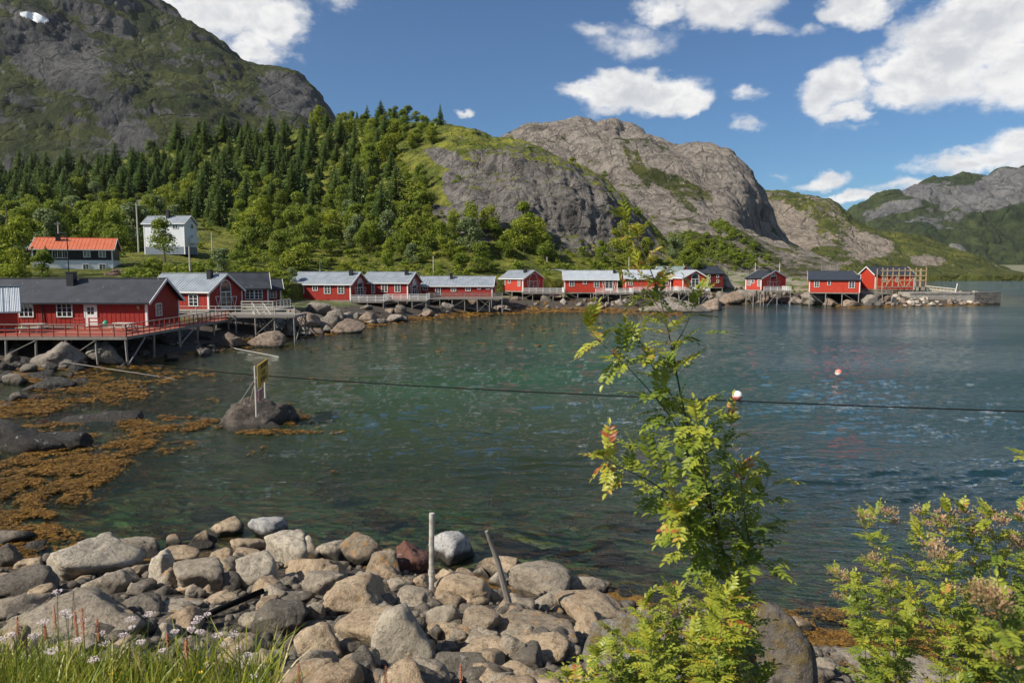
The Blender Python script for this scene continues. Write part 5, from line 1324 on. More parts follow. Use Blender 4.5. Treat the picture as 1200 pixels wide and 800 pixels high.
def spruce_mesh(seed):
    """unit-height spruce: whorls of drooping, ragged branches made of small needle sprays"""
    g = np.random.default_rng(seed); V = []; Fq = []; T = []
    H = 1.0; nl = 26; n = 0; lean = g.uniform(-.02, .02, 2)
    for l in range(nl):
        z = .06+.93*(l/(nl-1))**.95; rad = (.225*(1-z)**.85+.008)*g.uniform(.8, 1.15); nb = int(7+8*(1-z))
        a0 = g.uniform(0, 6.28)
        for b in range(nb):
            a = a0+6.283*b/nb+g.uniform(-.25, .25); L = rad*g.uniform(.6, 1.2); dz = -.20*L+g.uniform(-.01, .01)
            ns = 4 if z < .8 else 2
            for s in range(ns):
                f0 = s/ns; f1 = (s+1.25)/ns; w = .26*L*(1-.5*f0)+.006
                for sgn in (-1, 1):
                    c, sn = math.cos(a), math.sin(a); q = sgn*w*g.uniform(.7, 1.2)
                    p0 = (c*L*f0, sn*L*f0, z+dz*f0*2+.02*f0*f0); p1 = (c*L*f1, sn*L*f1, z+dz*f1*1.4+.12*L*f1*f1)
                    p2 = (c*L*(f0+f1)*.62-sn*q, sn*L*(f0+f1)*.62+c*q, z+dz*(f0+f1)-.012-abs(q)*.3)
                    V += [p0, p1, p2]; Fq.append((n, n+1, n+2)); n += 3; t = g.uniform(0, 1)*.6+.4*f0; T += [t*.6, t, t]
    V = np.array(V); V[:, 0] += lean[0]*V[:, 2]; V[:, 1] += lean[1]*V[:, 2]
    return V, np.array(Fq), np.array(T)
def crown_mesh(seed, nleaf=2600, tall=1.0, leaf=.03, ragged=1.0):
    """unit-height broadleaf crown: leaf clumps on a set of uneven lobes, open in places"""
    g = np.random.default_rng(seed); nl = g.integers(8, 13)
    C = []; 
    for i in range(nl):
        a = g.uniform(0, 6.28); z = g.uniform(.16, .86); r = .27*math.sin(math.pi*min(1, (z+.05))**1.1)*g.uniform(.3, 1.0)*ragged
        C.append((r*math.cos(a)/tall, r*math.sin(a)/tall, z, g.uniform(.15, .25)*(1.1-.5*z)/math.sqrt(tall)))
    C = np.array(C); k = g.integers(0, nl, nleaf)
    d = g.normal(size=(nleaf, 3)); d /= np.linalg.norm(d, axis=1, keepdims=True)
    rr = g.uniform(.3, 1.08, nleaf)**.5*(1+.35*fbm(d*2.2+k[:, None]*7.1, 3))
    P = C[k, :3]+d*(rr*C[k, 3])[:, None]*np.array([1, 1, .85])
    # leaves face roughly outward and up
    nrm = d*.8+g.normal(size=(nleaf, 3))*.55+np.array([0, 0, .35]); nrm /= np.linalg.norm(nrm, axis=1, keepdims=True)
    t1 = np.cross(nrm, g.normal(size=(nleaf, 3))); t1 /= np.linalg.norm(t1, axis=1, keepdims=True); t2 = np.cross(nrm, t1)
    s = leaf*g.uniform(.5, 1.25, nleaf)[:, None]
    V = np.stack([P-t1*s, P+t2*s*.6-t1*s*.1, P+t1*s, P-t2*s*.6+t1*s*.1], 1).reshape(-1, 3)
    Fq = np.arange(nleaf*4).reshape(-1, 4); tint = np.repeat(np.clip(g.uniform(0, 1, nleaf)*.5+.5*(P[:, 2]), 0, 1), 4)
    return V, Fq, tint, C
def mesh_only(o): me = o.data; bpy.data.objects.remove(o); return me
def trunk_mesh(C=None, r=.016, top=.9):
    mb = MB(); mb.tube([(0, 0, -.12), (.005, 0, .3), (0, .004, top)], [r*1.3, r, r*.25], 6)
    if C is not None:
        for c in C[:7]: mb.tube([(0, 0, max(.12, c[2]-.28)), (c[0]*.6, c[1]*.6, c[2]-.08), (c[0], c[1], c[2])], [r*.6, r*.4, r*.12], 5)
    return mesh_only(mb.build('trunk', BARK))
SPM = []
for i in range(6):
    V, Fq, T = spruce_mesh(50+i); SPM.append((mesh_only(npmesh('crown', V, Fq, SPR, attrs={'tint': T})), trunk_mesh(None, .013, .96)))
DCM = []
for i in range(9):
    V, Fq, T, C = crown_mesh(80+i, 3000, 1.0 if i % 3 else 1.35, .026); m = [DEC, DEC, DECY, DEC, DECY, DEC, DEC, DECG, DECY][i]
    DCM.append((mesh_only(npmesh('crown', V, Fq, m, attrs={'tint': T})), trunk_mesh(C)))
def tree(name, pair, loc, h, wd, label, group, cat='tree'):
    e = empty(name, loc, random.uniform(0, 6.28), label, cat, group); e.scale = (h*wd, h*wd, h)
    for me, nm in zip(pair, ('crown', 'trunk')):
        o = bpy.data.objects.new(nm, me); COL.objects.link(o); o.parent = e
    return e
def pick(Hs, dens, n, seed, mind):
    g = np.random.default_rng(seed); G = Hs['G'][2:-14].reshape(-1, 3); px = Hs['px'][2:-14].ravel(); py = Hs['py'][2:-14].ravel()
    # weight by ground area so that trees stand evenly on the slope
    area = np.zeros_like(Hs['px']); d1 = np.linalg.norm(np.gradient(Hs['G'], axis=0), axis=-1); d2 = np.linalg.norm(np.gradient(Hs['G'], axis=1), axis=-1)
    area = (d1*d2)[2:-14].ravel()
    w = dens(px, py)*area; w = np.where((px > -60) & (px < 1260), w, 0); w = w/w.sum()
    idx = g.choice(len(w), size=min(len(w), n*30), p=w, replace=True); out = []; cell = {}
    for i in idx:
        p = G[i]; key = (int(p[0]//mind), int(p[1]//mind)); ok = True
        for a in (-1, 0, 1):
            for b in (-1, 0, 1):
                for q in cell.get((key[0]+a, key[1]+b), ()):
                    if (q[0]-p[0])**2+(q[1]-p[1])**2 < mind*mind: ok = False
        if ok:
            cell.setdefault(key, []).append(p); out.append((p, px[i], py[i]))
            if len(out) >= n: break
    return out
def houses_clear(p, r=5):
    for c, rr in ((hp, 14), (hq, 9)):
        q = np.array([c.org[0]+c.L/2*math.cos(c.r), c.org[1]+c.L/2*math.sin(c.r)+2])
        if math.hypot(p[0]-q[0], p[1]-q[1]) < rr: return False
    # and keep the sight line to the two houses open
    x, y = proj(p)
    if 30 < x < 145 and p[1] < 122 and y > 285: return False
    if 166 < x < 232 and p[1] < 142 and y > 292 and y < 312: return False
    return True
def dS(px, py):
    d = np.zeros_like(px)
    for cx, cy, rx, ry, a, w in [(20,225,70,28,0,1.0),(120,215,70,30,-8,1.0),(230,205,60,40,-15,1.0),(260,250,34,18,0,.7),(330,180,70,40,-10,1.0),(400,165,55,30,0,1.0),(420,215,50,45,0,.8),(455,250,30,30,60,.6),(455,160,40,16,0,.5),(70,240,60,16,0,.6),(365,225,60,26,0,.6),(300,160,60,20,-10,.8)]:
        d = np.maximum(d, w*E(px, py, cx, cy, rx, ry, a))
    return d*(py < 300)
def dD(px, py):
    d = np.zeros_like(px)
    for cx, cy, rx, ry, a, w in [(60,275,110,26,0,1.0),(140,262,60,22,0,.9),(330,285,80,30,0,1.0),(400,270,60,36,0,.8),(470,285,70,34,0,1.0),(560,292,90,26,0,1.0),(640,295,90,18,8,1.0),(720,302,60,12,10,1.0),(780,304,40,10,20,.7),
                               (490,170,26,14,0,.5),(230,225,30,16,0,.8),(300,235,40,14,0,.6),(110,240,40,12,0,.6),(430,150,60,10,0,.5),(180,195,20,10,0,.4),(445,190,30,30,0,.5),(490,250,20,40,10,.5),(550,278,40,10,0,.8),(470,140,30,8,0,.6),(300,240,40,20,0,.5),(200,268,20,10,0,.3),(20,300,60,20,0,1),(265,300,40,12,0,.5)]:
        d = np.maximum(d, w*E(px, py, cx, cy, rx, ry, a))
    return d*(1-.95*E(px, py, 262, 285, 44, 22, 0))
LS = 'dark green spruce standing in the dense wood on the slope'; GS_ = 'spruces on the wooded hillside'
for k, (p, x, y) in enumerate(pick(HB, dS, 285, 3, 4.2)):
    if not houses_clear(p): continue
    h = random.choice([5.5, 7, 8.5, 10, 12, 13])*random.uniform(.85, 1.1)*(.72 if y < 165 and x > 260 else 1)
    tree('spruce_tree', SPM[k % 6], (p[0], p[1], p[2]-.3), h, random.uniform(1.1, 1.75), LS, GS_)
LD = 'leafy green tree among the broadleaf trees below the spruces'; GD = 'broadleaf trees on the hillside'
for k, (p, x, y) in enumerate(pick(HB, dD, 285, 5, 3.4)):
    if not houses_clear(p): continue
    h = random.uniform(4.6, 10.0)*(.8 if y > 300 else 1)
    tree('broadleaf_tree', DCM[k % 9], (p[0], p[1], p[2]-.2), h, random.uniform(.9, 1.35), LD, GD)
# trees one can point at
def tree_px(name, pair, px, pb, pt, Y, wd, label, cat='tree'):
    b = at(px, pb, Y); h = at(px, pt, Y)[2]-b[2]; return tree(name, pair, b, h, wd, label, None, cat)
tree_px('spruce_tree', SPM[2], 516, 152, 121, 268, .8, 'single spruce standing alone on the skyline of the grassy knob')
tree_px('broadleaf_tree', (DCM[1][0], DCM[1][1]), 193, 302, 253, 131, 1.1, 'round leafy tree standing right in front of the white house')
tree_px('broadleaf_tree', DCM[7], 262, 322, 287, 112, 1.35, 'pale grey-green round tree behind the grey roof')
tree_px('broadleaf_tree', DCM[2], 12, 320, 230, 100, .9, 'tall yellow-green tree at the left edge above the deck house')
tree_px('broadleaf_tree', DCM[0], 50, 326, 290, 98, 1.3, 'bushy tree in front of the left end of the orange roof')
tree_px('broadleaf_tree', DCM[4], 18, 328, 290, 92, 1.3, 'yellow-green bush at the left edge just above the black roof')
tree_px('broadleaf_tree', DCM[4], 182, 322, 300, 112, 1.5, 'small bright green bush below the white house', 'bush')
tree_px('broadleaf_tree', DCM[7], 342, 331, 311, 122, 1.1, 'small pale bush behind the left gable of the distant row', 'bush')
tree_px('broadleaf_tree', DCM[8], 318, 333, 313, 112, 1.2, 'small rounded bush right of the smallest black-roofed cabin', 'bush')
tree_px('broadleaf_tree', DCM[0], 334, 352, 322, 103, 1.5, 'dark bush filling the gap between the small annex and the leftmost distant cabin', 'bush')
tree_px('broadleaf_tree', DCM[5], 326, 350, 330, 108, 1.4, 'low bush right beside the small black-roofed annex', 'bush')
tree_px('spruce_tree', SPM[1], 54, 300, 287, 116, 1.3, 'little spruce in front of the orange-roofed house')
PK = M('pink_blossom_shrub', m_leaf((.30, .17, .16), (.42, .28, .26), (.10, .14, .03), .1))
V, Fq, T, C = crown_mesh(300, 1800, 1, .04); me = mesh_only(npmesh('crown', V, Fq, PK, attrs={'tint': T}))
tree_px('flowering_shrub', (me, DCM[0][1]), 135, 326, 314, 104, 2.2, 'pinkish flowering shrub between the orange-roofed house and the grey roof', 'shrub')
# shrubs and undergrowth: nobody could count it
def merge_scatter(pts, forms, name, mat, label, hs):
    Vs = []; Fs = []; Ts = []; base = 0
    for k, p in enumerate(pts):
        V, Fq, T = forms[k % len(forms)]; h = random.uniform(*hs); a = random.uniform(0, 6.28); c, s = math.cos(a), math.sin(a)
        Q = V*np.array([h*1.4, h*1.4, h]); Q = Q@np.array([[c, s, 0], [-s, c, 0], [0, 0, 1]])
        Vs.append(Q+np.array([p[0], p[1], p[2]-.25*h])); Fs.append(Fq+base); Ts.append(T); base += len(V)
    return tag(npmesh(name, np.concatenate(Vs), np.concatenate(Fs), mat, attrs={'tint': np.concatenate(Ts)}), label, kind='stuff')
bf = [crown_mesh(400+i, 300, .8, .075)[:3] for i in range(5)]
def dU(px, py):
    m = sstep(500, 430, px)*.8+.45*E(px, py, 470, 210, 60, 60)+.9*sstep(272, 285, py)*sstep(830, 760, px)+.25
    kn = E(px, py, 560, 185, 90, 32, 8)
    cl = np.maximum(E(px, py, 650, 232, 100, 48, 28), E(px, py, 570, 238, 42, 42, 20)); cl = np.maximum(cl, E(px, py, 740, 280, 50, 22, 50))
    return m*(1-.93*cl)*(1-.93*kn)*(1-.85*E(px, py, 262, 285, 48, 24, 0))*(1-.9*E(px, py, 168, 240, 18, 8))
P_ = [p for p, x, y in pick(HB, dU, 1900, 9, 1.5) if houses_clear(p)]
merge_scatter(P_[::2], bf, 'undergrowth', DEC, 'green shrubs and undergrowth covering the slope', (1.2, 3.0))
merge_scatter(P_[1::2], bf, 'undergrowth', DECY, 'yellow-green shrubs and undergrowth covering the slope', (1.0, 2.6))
P_ = [p for p, x, y in pick(HC, lambda px, py: np.maximum(E(px, py, 840, 295, 50, 14, 15), .6*E(px, py, 870, 286, 40, 7, 35)), 110, 10, 3)]
merge_scatter(P_, bf, 'undergrowth', DEC, 'low bushes at the foot of the bare rock dome', (2.0, 4.2))
# low growth on the flat land behind the cabins
g = np.random.default_rng(12); pts = []
while len(pts) < 420:
    px = g.uniform(-40, 1060); p = ground_hit(px, g.uniform(316, 345), tmin=60, tmax=300); s = sdist([p[0]], [p[1]])[0]
    if s < 9 or p[1] < 84: continue
    if 30 < px < 145 and p[1] > 105: continue
    if px > 840 and g.random() < .6: continue
    pts.append(p)
merge_scatter(pts, bf, 'undergrowth', DEC, 'low bushes and tall grass on the flat land behind the cabins', (.5, 1.2))
# ================================================================ FOREGROUND PLANTS
def m_frond(stops, tr=.32):
    def f(t):
        a = t.attr('tint'); n = t.noise(t.pos(), 60, 3, .6)
        c = t.ramp(a, stops); c = t.mix(t.rng(n, .35, .7, 0, .35), c, (.03, .05, .008), 'MULTIPLY') if False else t.mix(t.rng(n, .4, .75, 0, .3), c, (.035, .06, .01))
        d = t.pbr(c, .42, None, .4)
        trn = t.n('ShaderNodeBsdfTranslucent', {0: t.mix(.6, c, (.25, .29, .045))}).outputs[0]
        t.out(t.n('ShaderNodeMixShader', {0: tr, 1: d, 2: trn}).outputs[0])
    return f
ROW = M('rowan_leaves', m_frond([(0.0, (.05, .095, .014)), (.45, (.16, .225, .026)), (.78, (.34, .37, .042)), (.93, (.46, .42, .045)), (.985, (.50, .24, .06)), (1.0, (.35, .08, .03))]))
ROWP = M('withered_rowan_clusters', m_frond([(0, (.30, .24, .10)), (.5, (.46, .31, .18)), (1, (.50, .25, .16))], .2))
TWIG = M('rowan_bark', m_boards((.10, .075, .06), .4, 5, .8))
class Leaves:
    def __init__(s): s.V = []; s.F = []; s.T = []
    def leaflet(s, p, d, n, L, w, tint):
        """folded, slightly cupped blade: base, tip and two rows of edge points"""
        r = d.cross(n).normalized(); i = len(s.V)
        c = n*(-L*.10)
        pts = [p, p+d*L*.28+r*w*.80+n*w*.28, p+d*L*.65+r*w*.82+n*w*.24+c*.5, p+d*L+c*1.6, p+d*L*.65-r*w*.82+n*w*.24+c*.5, p+d*L*.28-r*w*.80+n*w*.28, p+d*L*.30, p+d*L*.66+c*.6]
        s.V += [tuple(q) for q in pts]; s.T += [tint]*8
        s.F += [(i, i+6, i+1, i+1), (i+6, i+7, i+2, i+1), (i+7, i+3, i+2, i+2), (i, i+5, i+6, i+6), (i+6, i+5, i+4, i+7), (i+7, i+4, i+3, i+3)]
    def compound(s, p, d, up, L, npair=6, tint=.5, g=random):
        d = d.normalized(); r = d.cross(up).normalized(); n = r.cross(d).normalized()
        droop = g.uniform(.15, .7); curl = g.uniform(-.25, .25)
        q = p.copy(); dd = d.copy(); seg = L/(npair+1); s2 = L*.36
        prev = q.copy()
        for k in range(npair+1):
            dd = (dd-up*droop*.11+r*curl*.09).normalized(); q2 = q+dd*seg
            i = len(s.V); e = r*.0011*(1.6-k/npair)
            s.V += [tuple(q-e), tuple(q+e), tuple(q2+e*.8), tuple(q2-e*.8)]; s.F.append((i, i+1, i+2, i+3)); s.T += [max(0, tint-.1)]*4
            q = q2; rr = dd.cross(up).normalized(); nn = rr.cross(dd).normalized()
            if k < npair:
                f = math.sin(math.pi*(.25+.62*k/npair)); l = s2*f*g.uniform(.88, 1.08)
                for sg in (-1, 1):
                    a = g.uniform(.85, 1.1); ld = (dd*math.cos(a)+rr*sg*math.sin(a)+nn*g.uniform(-.1, .35)).normalized()
                    s.leaflet(q, ld, (nn+rr*sg*-.25).normalized(), l, l*.25, min(1, max(0, tint+g.uniform(-.12, .12))))
            else: s.leaflet(q, dd, nn, s2*.75, s2*.19, tint)
    def build(s, name, mat, parent):
        return npmesh(name, s.V, s.F, mat, parent, attrs={'tint': s.T}) if False else _poly(s, name, mat, parent)
def _poly(s, name, mat, parent):
    me = bpy.data.meshes.new(name); me.from_pydata(s.V, [], [tuple(dict.fromkeys(f)) for f in s.F]); me.materials.append(mat); me.update()
    a = me.attributes.new('tint', 'FLOAT', 'POINT'); a.data.foreach_set('value', s.T)
    o = bpy.data.objects.new(name, me); COL.objects.link(o); o.parent = parent; return o
def W3(px, py, Y): return Vector(at(px, py, Y))
def polyline(pts, n):
    """resampled smooth path"""
    P = [Vector(p) for p in pts]; out = []
    L = [0]
    for i in range(1, len(P)): L.append(L[-1]+(P[i]-P[i-1]).length)
    for k in range(n):
        s = L[-1]*k/(n-1); i = max(j for j in range(len(P)) if L[j] <= s+1e-9); i = min(i, len(P)-2); f = (s-L[i])/max(1e-6, L[i+1]-L[i]); out.append(P[i].lerp(P[i+1], f))
    for _ in range(2): out = [out[0]]+[(out[i-1]+out[i]*2+out[i+1])/4 for i in range(1, len(out)-1)]+[out[-1]]
    return out
def rowan(name, label, stems, seed, leaflen, dens, tintf=None, group=None, cat='sapling', clusters=None, petiole_up=.5, npair=6):
    """stems: (points, base radius, leaf start fraction, leaves per metre factor)"""
    g = random.Random(seed); e = empty(name, (0, 0, 0), 0, label, cat, group)
    LV = Leaves(); CLs = Leaves(); up = Vector((0, 0, 1))
    for si, (pts, r0, f0, k) in enumerate(stems):
        P = polyline(pts, 22); mb = MB(); n = len(P)
        mb.tube(P, [max(.0012, r0*(1-.85*i/(n-1))) for i in range(n)], 7); mb.build('stem' if si == 0 else 'branch', TWIG, e, smooth=True)
        Ln = sum((P[i+1]-P[i]).length for i in range(n-1)); m = int(Ln*dens*k)
        ga = g.uniform(0, 6.28); nn_ = max(3, m//5)
        for j in range(m):
            nd = int(j*nn_/m); f = f0+(1-f0)*min(.999, (nd+.5+g.gauss(0, .14)+.25*math.sin(nd*2.3))/nn_); f = max(f0, f); x = f*(n-1); i = min(int(x), n-2); p = P[i].lerp(P[i+1], x-i); d = (P[i+1]-P[i]).normalized()
            ga += 2.4+g.uniform(-.3, .3); s1 = d.cross(Vector((.3, .2, 1)) if abs(d.z) < .9 else Vector((1, 0, 0))).normalized(); s2 = d.cross(s1)
            out = s1*math.cos(ga)+s2*math.sin(ga); ld = (out+d*g.uniform(.25, .9)+up*g.uniform(-.15, .4)*petiole_up).normalized()
            # short side shoot so that leaves do not all sit on the stem
            sh = g.uniform(.0, 1.0)**1.5*leaflen*.9*(1.2-f); q = p+ld*sh
            if sh > .02: tb = MB(); 
            t = min(1, max(0, (tintf(f, g) if tintf else g.gauss(.42+.25*f, .14))))
            t = t if g.random() < .03 else min(t, .90)
            LV.compound(q-ld*.01, ld, up, leaflen*g.uniform(.7, 1.1)*(1-.25*f), npair, t, g)
            if sh > .03:
                b = len(LV.V); rr = ld.cross(up).normalized()*.0016; LV.V += [tuple(p-rr), tuple(p+rr), tuple(q+rr), tuple(q-rr)]; LV.F.append((b, b+1, b+2, b+3)); LV.T += [.2]*4
        # tuft at the tip
        for j in range(3):
            d = (P[-1]-P[-2]).normalized(); o = Vector((g.uniform(-1, 1), g.uniform(-1, 1), g.uniform(-.2, .6))); LV.compound(P[-1], (d*.8+o*.7).normalized(), up, leaflen*.7, npair, min(.92, g.gauss(.74, .1)), g)
    if clusters:
        for (cpt, rad, nn) in clusters:
            for j in range(nn):
                o = Vector((g.gauss(0, 1), g.gauss(0, 1), g.gauss(0, .6))).normalized()*rad*g.uniform(.1, 1); d = (o+Vector((0, 0, rad*.7))).normalized()
                CLs.leaflet(cpt+o, d, d.cross(Vector((g.uniform(-1, 1), g.uniform(-1, 1), .3))).normalized(), rad*g.uniform(.16, .3), rad*.06, g.random())
        CLs.build('withered_flower_cluster', ROWP, e)
    LV.build('foliage', ROW, e)
    return e
def base_pt(px, py, Y, extra=0):
    p = at(px, py, Y); return Vector((p[0], p[1], min(GZ(p[0], p[1]), p[2])-.05))
Y0 = 2.9
def S(lst, Y=Y0, dY=0.0):
    n = len(lst); return [W3(a, b, Y+dY*i/max(1, n-1)+(c[0] if c else 0)) for i, (a, b, *c) in enumerate(lst)]
main = [base_pt(868, 830, Y0)]+S([(868, 805), (862, 760), (862, 720), (858, 680), (846, 640), (836, 600), (822, 560), (806, 510), (797, 460), (788, 410), (778, 360), (768, 312), (752, 288), (738, 262)])
def tmain(f, g): return g.gauss(.46+.36*f*f, .13)+(.25 if f > .9 else 0)
stems = [(main, .011, .22, 1.0),
 (S([(840,615),(815,560),(795,500),(768,465),(738,432),(712,410),(690,386)], dY=-.25), .005, .28, .85),
 (S([(838,600),(850,570),(846,540),(852,512),(856,498)], dY=.25), .0045, .3, 1.0),
 (S([(840,640),(800,590),(760,562),(728,548),(704,535)], dY=-.3), .005, .2, 1.0),
 (S([(856,690),(875,640),(888,600),(896,575),(900,560)], dY=.2), .004, .35, 1.0),
 (S([(830,590),(800,560),(770,545),(745,530)], dY=.3), .004, .2, 1.0),
 (S([(845,640),(830,580),(820,520),(815,480)], dY=-.35), .0045, .15, 1.3),
 (S([(850,660),(815,630),(795,600)], dY=-.3), .004, .1, 2.2),
 (S([(856,680),(880,650),(872,600),(868,560)], dY=-.2), .004, .1, 1.6),
 (S([(800,480),(770,440),(750,400)], dY=-.15), .003, .3, .9),
 (S([(788,410),(805,380),(815,350)], dY=.15), .003, .2, .9),(S([(780,370),(760,345),(748,330)], dY=.15), .003, .2, 1.0)]
rowan('rowan_sapling', 'tall young rowan sapling with yellow-green leaflets rising in the centre right foreground', stems, 4, .15, 33, tmain)
low = []
gg = random.Random(5)
for (bx, by, tx, ty) in [(790,860,755,712),(800,860,792,700),(812,860,828,690),(830,860,850,700),(845,860,870,735),(780,860,720,745),(770,860,700,770),(760,870,735,790),(800,870,760,760),(840,870,812,750),(860,870,850,770),(820,870,790,770),(750,880,690,790),(730,890,665,795),(870,870,895,800),(790,870,770,735),(835,860,838,725),(775,870,742,760),(815,870,868,700)]:
    Yb = 2.9+gg.uniform(-.35, .35)
    low.append(([base_pt(bx, by, Yb)]+S([(bx, by), ((bx+tx)/2+gg.uniform(-8, 8), (by+ty)/2), (tx, ty)], Yb), .004, .45, 1.25))
rowan('rowan_bush', 'low bright green rowan shoots growing round the foot of the tall sapling', low, 6, .13, 38, lambda f, g: g.gauss(.50+.25*f, .12), None, 'bush')
# right hand group
def stemsR(lst, Y, seed, r=.007, k=1.0):
    g = random.Random(seed); out = []
    for pts in lst:
        Yb = Y+g.uniform(-.4, .4); out.append(([base_pt(pts[0][0], pts[0][1], Yb)]+S(pts, Yb, g.uniform(-.3, .3)), r, .38, k))
    return out
def cl(lst, Y, rad, n, seed=3):
    g = random.Random(seed); return [(W3(a, b, Y+g.uniform(-.3, .3)), rad*g.uniform(.7, 1.2), n*4) for a, b in lst]
tr_ = lambda f, g: g.gauss(.40+.3*f, .14)
rowan('rowan_sapling', 'rowan sapling with brownish tips standing left in the right hand thicket', stemsR([[(1052,870),(1050,800),(1048,740),(1044,690),(1034,650),(1028,604)],[(1048,740),(1062,690),(1076,650),(1080,605)],[(1050,760),(1085,715),(1098,700)],[(1046,700),(1030,670),(1018,640),(1014,610)],[(1050,780),(1070,740),(1068,700)]], 5.4, 1), 8, .165, 28, tr_,
      None, 'sapling', cl([(1016,606),(1040,600),(1048,612),(1024,655),(1040,683),(1058,712),(1075,600),(1086,614)], 5.3, .075, 34))
rowan('rowan_sapling', 'small rowan sapling leaning over the kelp, lowest and leftmost of the right thicket', stemsR([[(1040,860),(1030,800),(1018,760),(1006,720),(992,690),(982,674)],[(1016,750),(1006,720),(1004,690),(1000,678)],[(1025,780),(1040,750),(1022,735)]], 5.2, 2, .005), 9, .155, 34, tr_,
      None, 'sapling', cl([(982,672),(997,680),(980,698)], 5.2, .07, 34))
rowan('rowan_bush', 'broad rowan thicket with withered pinkish clusters at the right edge', stemsR([[(1180,870),(1150,780),(1128,720),(1110,680),(1105,640),(1110,602)],[(1190,870),(1160,760),(1150,690),(1140,640),(1128,600)],[(1200,870),(1185,760),(1175,690),(1168,640),(1160,604)],[(1220,870),(1210,760),(1205,680),(1200,620),(1196,600)],[(1150,780),(1118,720),(1100,690)],[(1170,770),(1150,720),(1145,690)],[(1240,870),(1215,700),(1188,640)],[(1160,800),(1130,760),(1110,740)],[(1180,800),(1160,760),(1140,740)],[(1200,840),(1170,790),(1150,770)],[(1220,850),(1200,800),(1185,760)],[(1230,800),(1205,730),(1190,690)],[(1200,880),(1140,820),(1110,790)],[(1220,880),(1170,830),(1140,800)],[(1110,680),(1090,650),(1080,630)]], 4.7, 3), 10, .16, 27, tr_,
      None, 'bush', cl([(1095,640),(1110,612),(1130,600),(1100,650),(1118,690),(1160,604),(1172,610),(1185,630),(1200,640),(1150,620),(1135,660),(1170,660),(1196,605),(1125,730),(1140,700),(1105,610),(1180,700),(1130,760)], 4.6, .085, 38))
rowan('rowan_bush', 'close out-of-focus rowan shoot with reddish withered cluster at the lower right edge', [([Vector(at(1230, 900, 1.45))-Vector((0, 0, 1.0))]+S([(1230, 900), (1200, 820), (1175, 760), (1168, 715)], 1.45), .005, .45, 1.3)], 11, .10, 40, tr_, None, 'bush',
      [(W3(1160, 700, 1.4), .036, 330), (W3(1150, 688, 1.42), .026, 160), (W3(1172, 712, 1.42), .028, 180), (W3(1178, 770, 1.42), .030, 240)])
rowan('rowan_twig', 'small rowan twig tip poking in at the right edge', [(S([(1250, 560), (1225, 545), (1206, 536)], 2.4), .003, .3, 1.0)], 12, .09, 30, tr_, None, 'twig')

# ---- grass and flowers at the lower left
GRS = M('grass_blades', m_frond([(0, (.11, .16, .018)), (.45, (.27, .32, .03)), (.75, (.44, .41, .06)), (1, (.50, .38, .16))], .35))
def grass(n, x0, x1, Y0_, Y1_, hlo, hhi, seed, wmul=1.0, keep=None):
    g = np.random.default_rng(seed); px = g.uniform(x0, x1, n); Y = g.uniform(Y0_, Y1_, n)
    X = (px-600)/F*Y/CT*1.05
    if keep is not None: m = keep(X, Y, g); X = X[m]; Y = Y[m]; n = len(X)
    Z = ground(X, Y); h = g.uniform(hlo, hhi, n)*(1+.5*fbm(np.stack([X*2, Y*2, X*0], 1), 2)); a = g.uniform(0, 6.28, n); w = g.uniform(.0016, .0058, n)*wmul; b = g.uniform(.1, .75, n)*h; da = g.uniform(0, 6.28, n)
    ca, sa = np.cos(a)*w, np.sin(a)*w; bx, by = np.cos(da)*b, np.sin(da)*b; V = []
    for f, wf in ((0, 1), (.4, .9), (.75, .6), (1, .05)):
        cx = X+bx*f*f; cy = Y+by*f*f; cz = Z-.03+h*(f-.18*f*f*b/h)
        V += [np.stack([cx-ca*wf, cy-sa*wf, cz], 1), np.stack([cx+ca*wf, cy+sa*wf, cz], 1)]
    V = np.stack(V, 1).reshape(-1, 3); i = np.arange(n)[:, None]*8
    Fq = np.concatenate([np.concatenate([i+0, i+1, i+3, i+2], 1), np.concatenate([i+2, i+3, i+5, i+4], 1), np.concatenate([i+4, i+5, i+7, i+6], 1)])
    t = np.repeat(np.clip(g.normal(.48, .27, n), 0, 1), 8)
    return V, Fq, t
V, Fq, T = grass(15000, -120, 330, 2.2, 4.4, .06, .34, 1, 1.0, lambda X, Y, g: (Y < 3.7+.5*fbm(np.stack([X, Y*0, X*0], 1)*1.2, 2)) & (g.random(len(X)) < np.interp(X/Y, [-.7, -.45, -.30], [1, .8, .35])))
tag(npmesh('grass', V, Fq, GRS, attrs={'tint': T}), 'tall bright green grass at the lower left edge', kind='stuff')
V, Fq, T = grass(26000, -900, 2100, 1.2, 9, .10, .30, 2, 1.2, lambda X, Y, g: (np.abs(X) < 12) & ((Y < 2.6) | (np.abs(X/Y) > .78) | (X/Y > .42)))
tag(npmesh('grass', V, Fq, GRS, attrs={'tint': T}), 'grass covering the bank round the viewpoint', kind='stuff')
STM = M('flower_stem', m_frond([(0, (.09, .12, .03)), (1, (.15, .17, .05))], .1))
YAR = M('yarrow_flowers', lambda t: t.out(t.pbr(t.mix(t.noise(t.pos(), 90, 2), (.66, .50, .50), (.80, .72, .70)), .8)))
SOR = M('sorrel_seeds', lambda t: t.out(t.pbr(t.mix(t.noise(t.pos(), 120, 2), (.26, .07, .035), (.38, .15, .07)), .8)))
BUT = M('buttercup_petals', lambda t: t.out(t.pbr((.80, .52, .02), .4)))
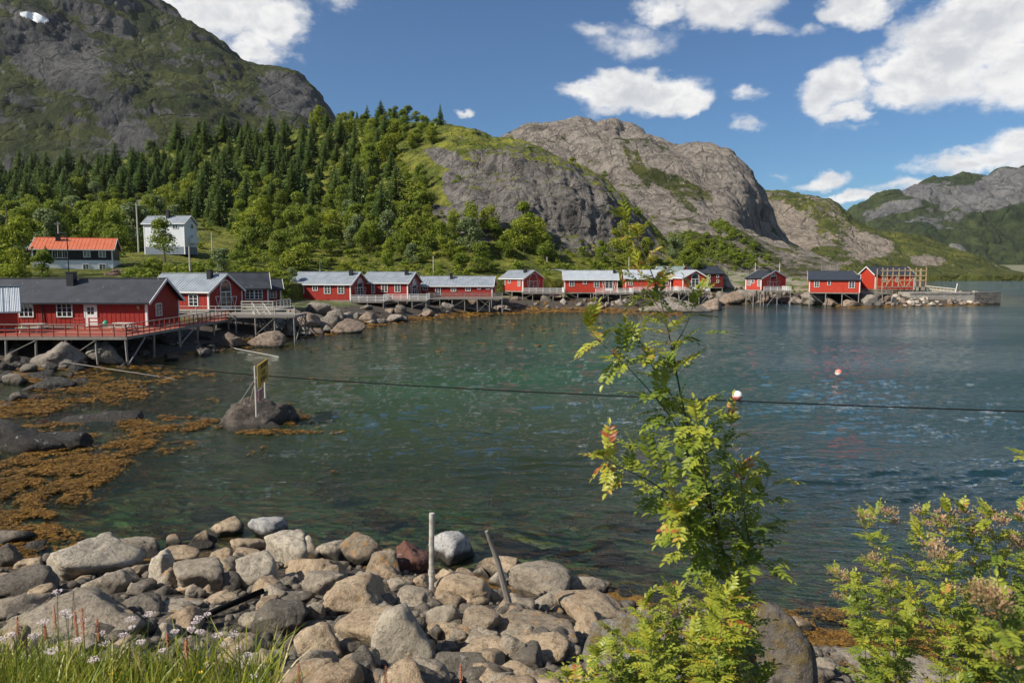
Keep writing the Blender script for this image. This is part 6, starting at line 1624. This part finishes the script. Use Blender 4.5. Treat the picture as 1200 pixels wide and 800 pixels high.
def small_plants(kind, spots, seed):
    g = random.Random(seed); lab = {'yarrow_flower': ('pale pink yarrow flower head on a thin stem above the grass', 'flower', 'yarrow flowers in the grass'), 'sorrel_stalk': ('reddish sorrel seed stalk rising from the grass', 'plant', 'sorrel stalks in the grass'), 'buttercup_flower': ('small yellow buttercup in the grass at the bottom edge', 'flower', 'buttercups in the grass')}[kind]
    for (px, py) in spots:
        Y = g.uniform(2.9, 3.8); t_ = W3(px, py, Y); z0 = min(GZ(t_.x, t_.y), t_.z-.08); e = empty(kind, (t_.x, t_.y, z0), g.uniform(0, 6.28), *lab); h = t_.z-z0
        mb = MB(); mb.tube([(0, 0, 0), (g.uniform(-.02, .02), g.uniform(-.02, .02), h*.5), (0, 0, h)], [.0022, .0018, .0012], 5); o = mb.build('stem', STM, e); a = o.data.attributes.new('tint', 'FLOAT', 'POINT')
        mb = MB()
        if kind == 'yarrow_flower':
            R0 = g.uniform(.015, .030)
            for i in range(46):
                r = R0*math.sqrt(g.random()); a = g.uniform(0, 6.28); s = g.uniform(.002, .0038); x, y = r*math.cos(a), r*math.sin(a); z = h+g.uniform(-.004, .004)-.25*r
                for q in range(5): b = q*1.257+a; c = b+1.257; mb.tri((x, y, z+s*.35), (x+s*math.cos(b), y+s*math.sin(b), z), (x+s*math.cos(c), y+s*math.sin(c), z-.0004))
                if i % 4 == 0: mb.bar((0, 0, h-.03), (x, y, z), .0012)
            mb.build('flower_head', YAR, e)
        elif kind == 'sorrel_stalk':
            L_ = g.uniform(.08, .17)
            for i in range(150):
                f = g.random(); z = h-L_*f; r = .009*math.sin(math.pi*min(1, f*.85+.12))*g.random(); a = g.uniform(0, 6.28); s = g.uniform(.0018, .0036); x, y = r*math.cos(a), r*math.sin(a)
                mb.quad((x-s, y, z), (x, y-s, z+s), (x+s, y, z), (x, y+s, z-s))
            mb.build('seed_head', SOR, e)
        else:
            for q in range(5): b = q*1.257; c = b+1.1; mb.quad((0, 0, h), (.009*math.cos(b), .009*math.sin(b), h+.004), (.013*math.cos((b+c)/2), .013*math.sin((b+c)/2), h+.006), (.009*math.cos(c), .009*math.sin(c), h+.004))
            mb.build('petals', BUT, e)
small_plants('yarrow_flower', [(67,691),(76,715),(50,726),(40,742),(80,720),(97,725),(153,723),(155,733),(175,717),(233,722),(228,728),(234,738),(165,750),(123,752),(185,771),(274,741),(265,753),(280,757),(264,772),(276,778),(308,779),(243,718),(14,741),(4,746),(224,735),(231,758),(30,768),(60,760),(110,770),(145,742),(190,760),(205,738),(255,742),(290,765),(298,790),(170,782),(90,748),(118,740),(246,776)], 1)
small_plants('sorrel_stalk', [(86,692),(63,708),(52,728),(88,716),(114,725),(96,712),(152,748),(218,748),(196,742),(232,745),(320,783),(350,776),(30,740),(205,760),(140,765),(540,778),(452,780),(20,722)], 2)
small_plants('buttercup_flower', [(235,788),(242,792),(210,797),(217,797),(251,778),(100,795),(130,790)], 3)
# tall thin grass stalks in front of the pointed boulder
small_plants('sorrel_stalk', [(445,790)], 7)
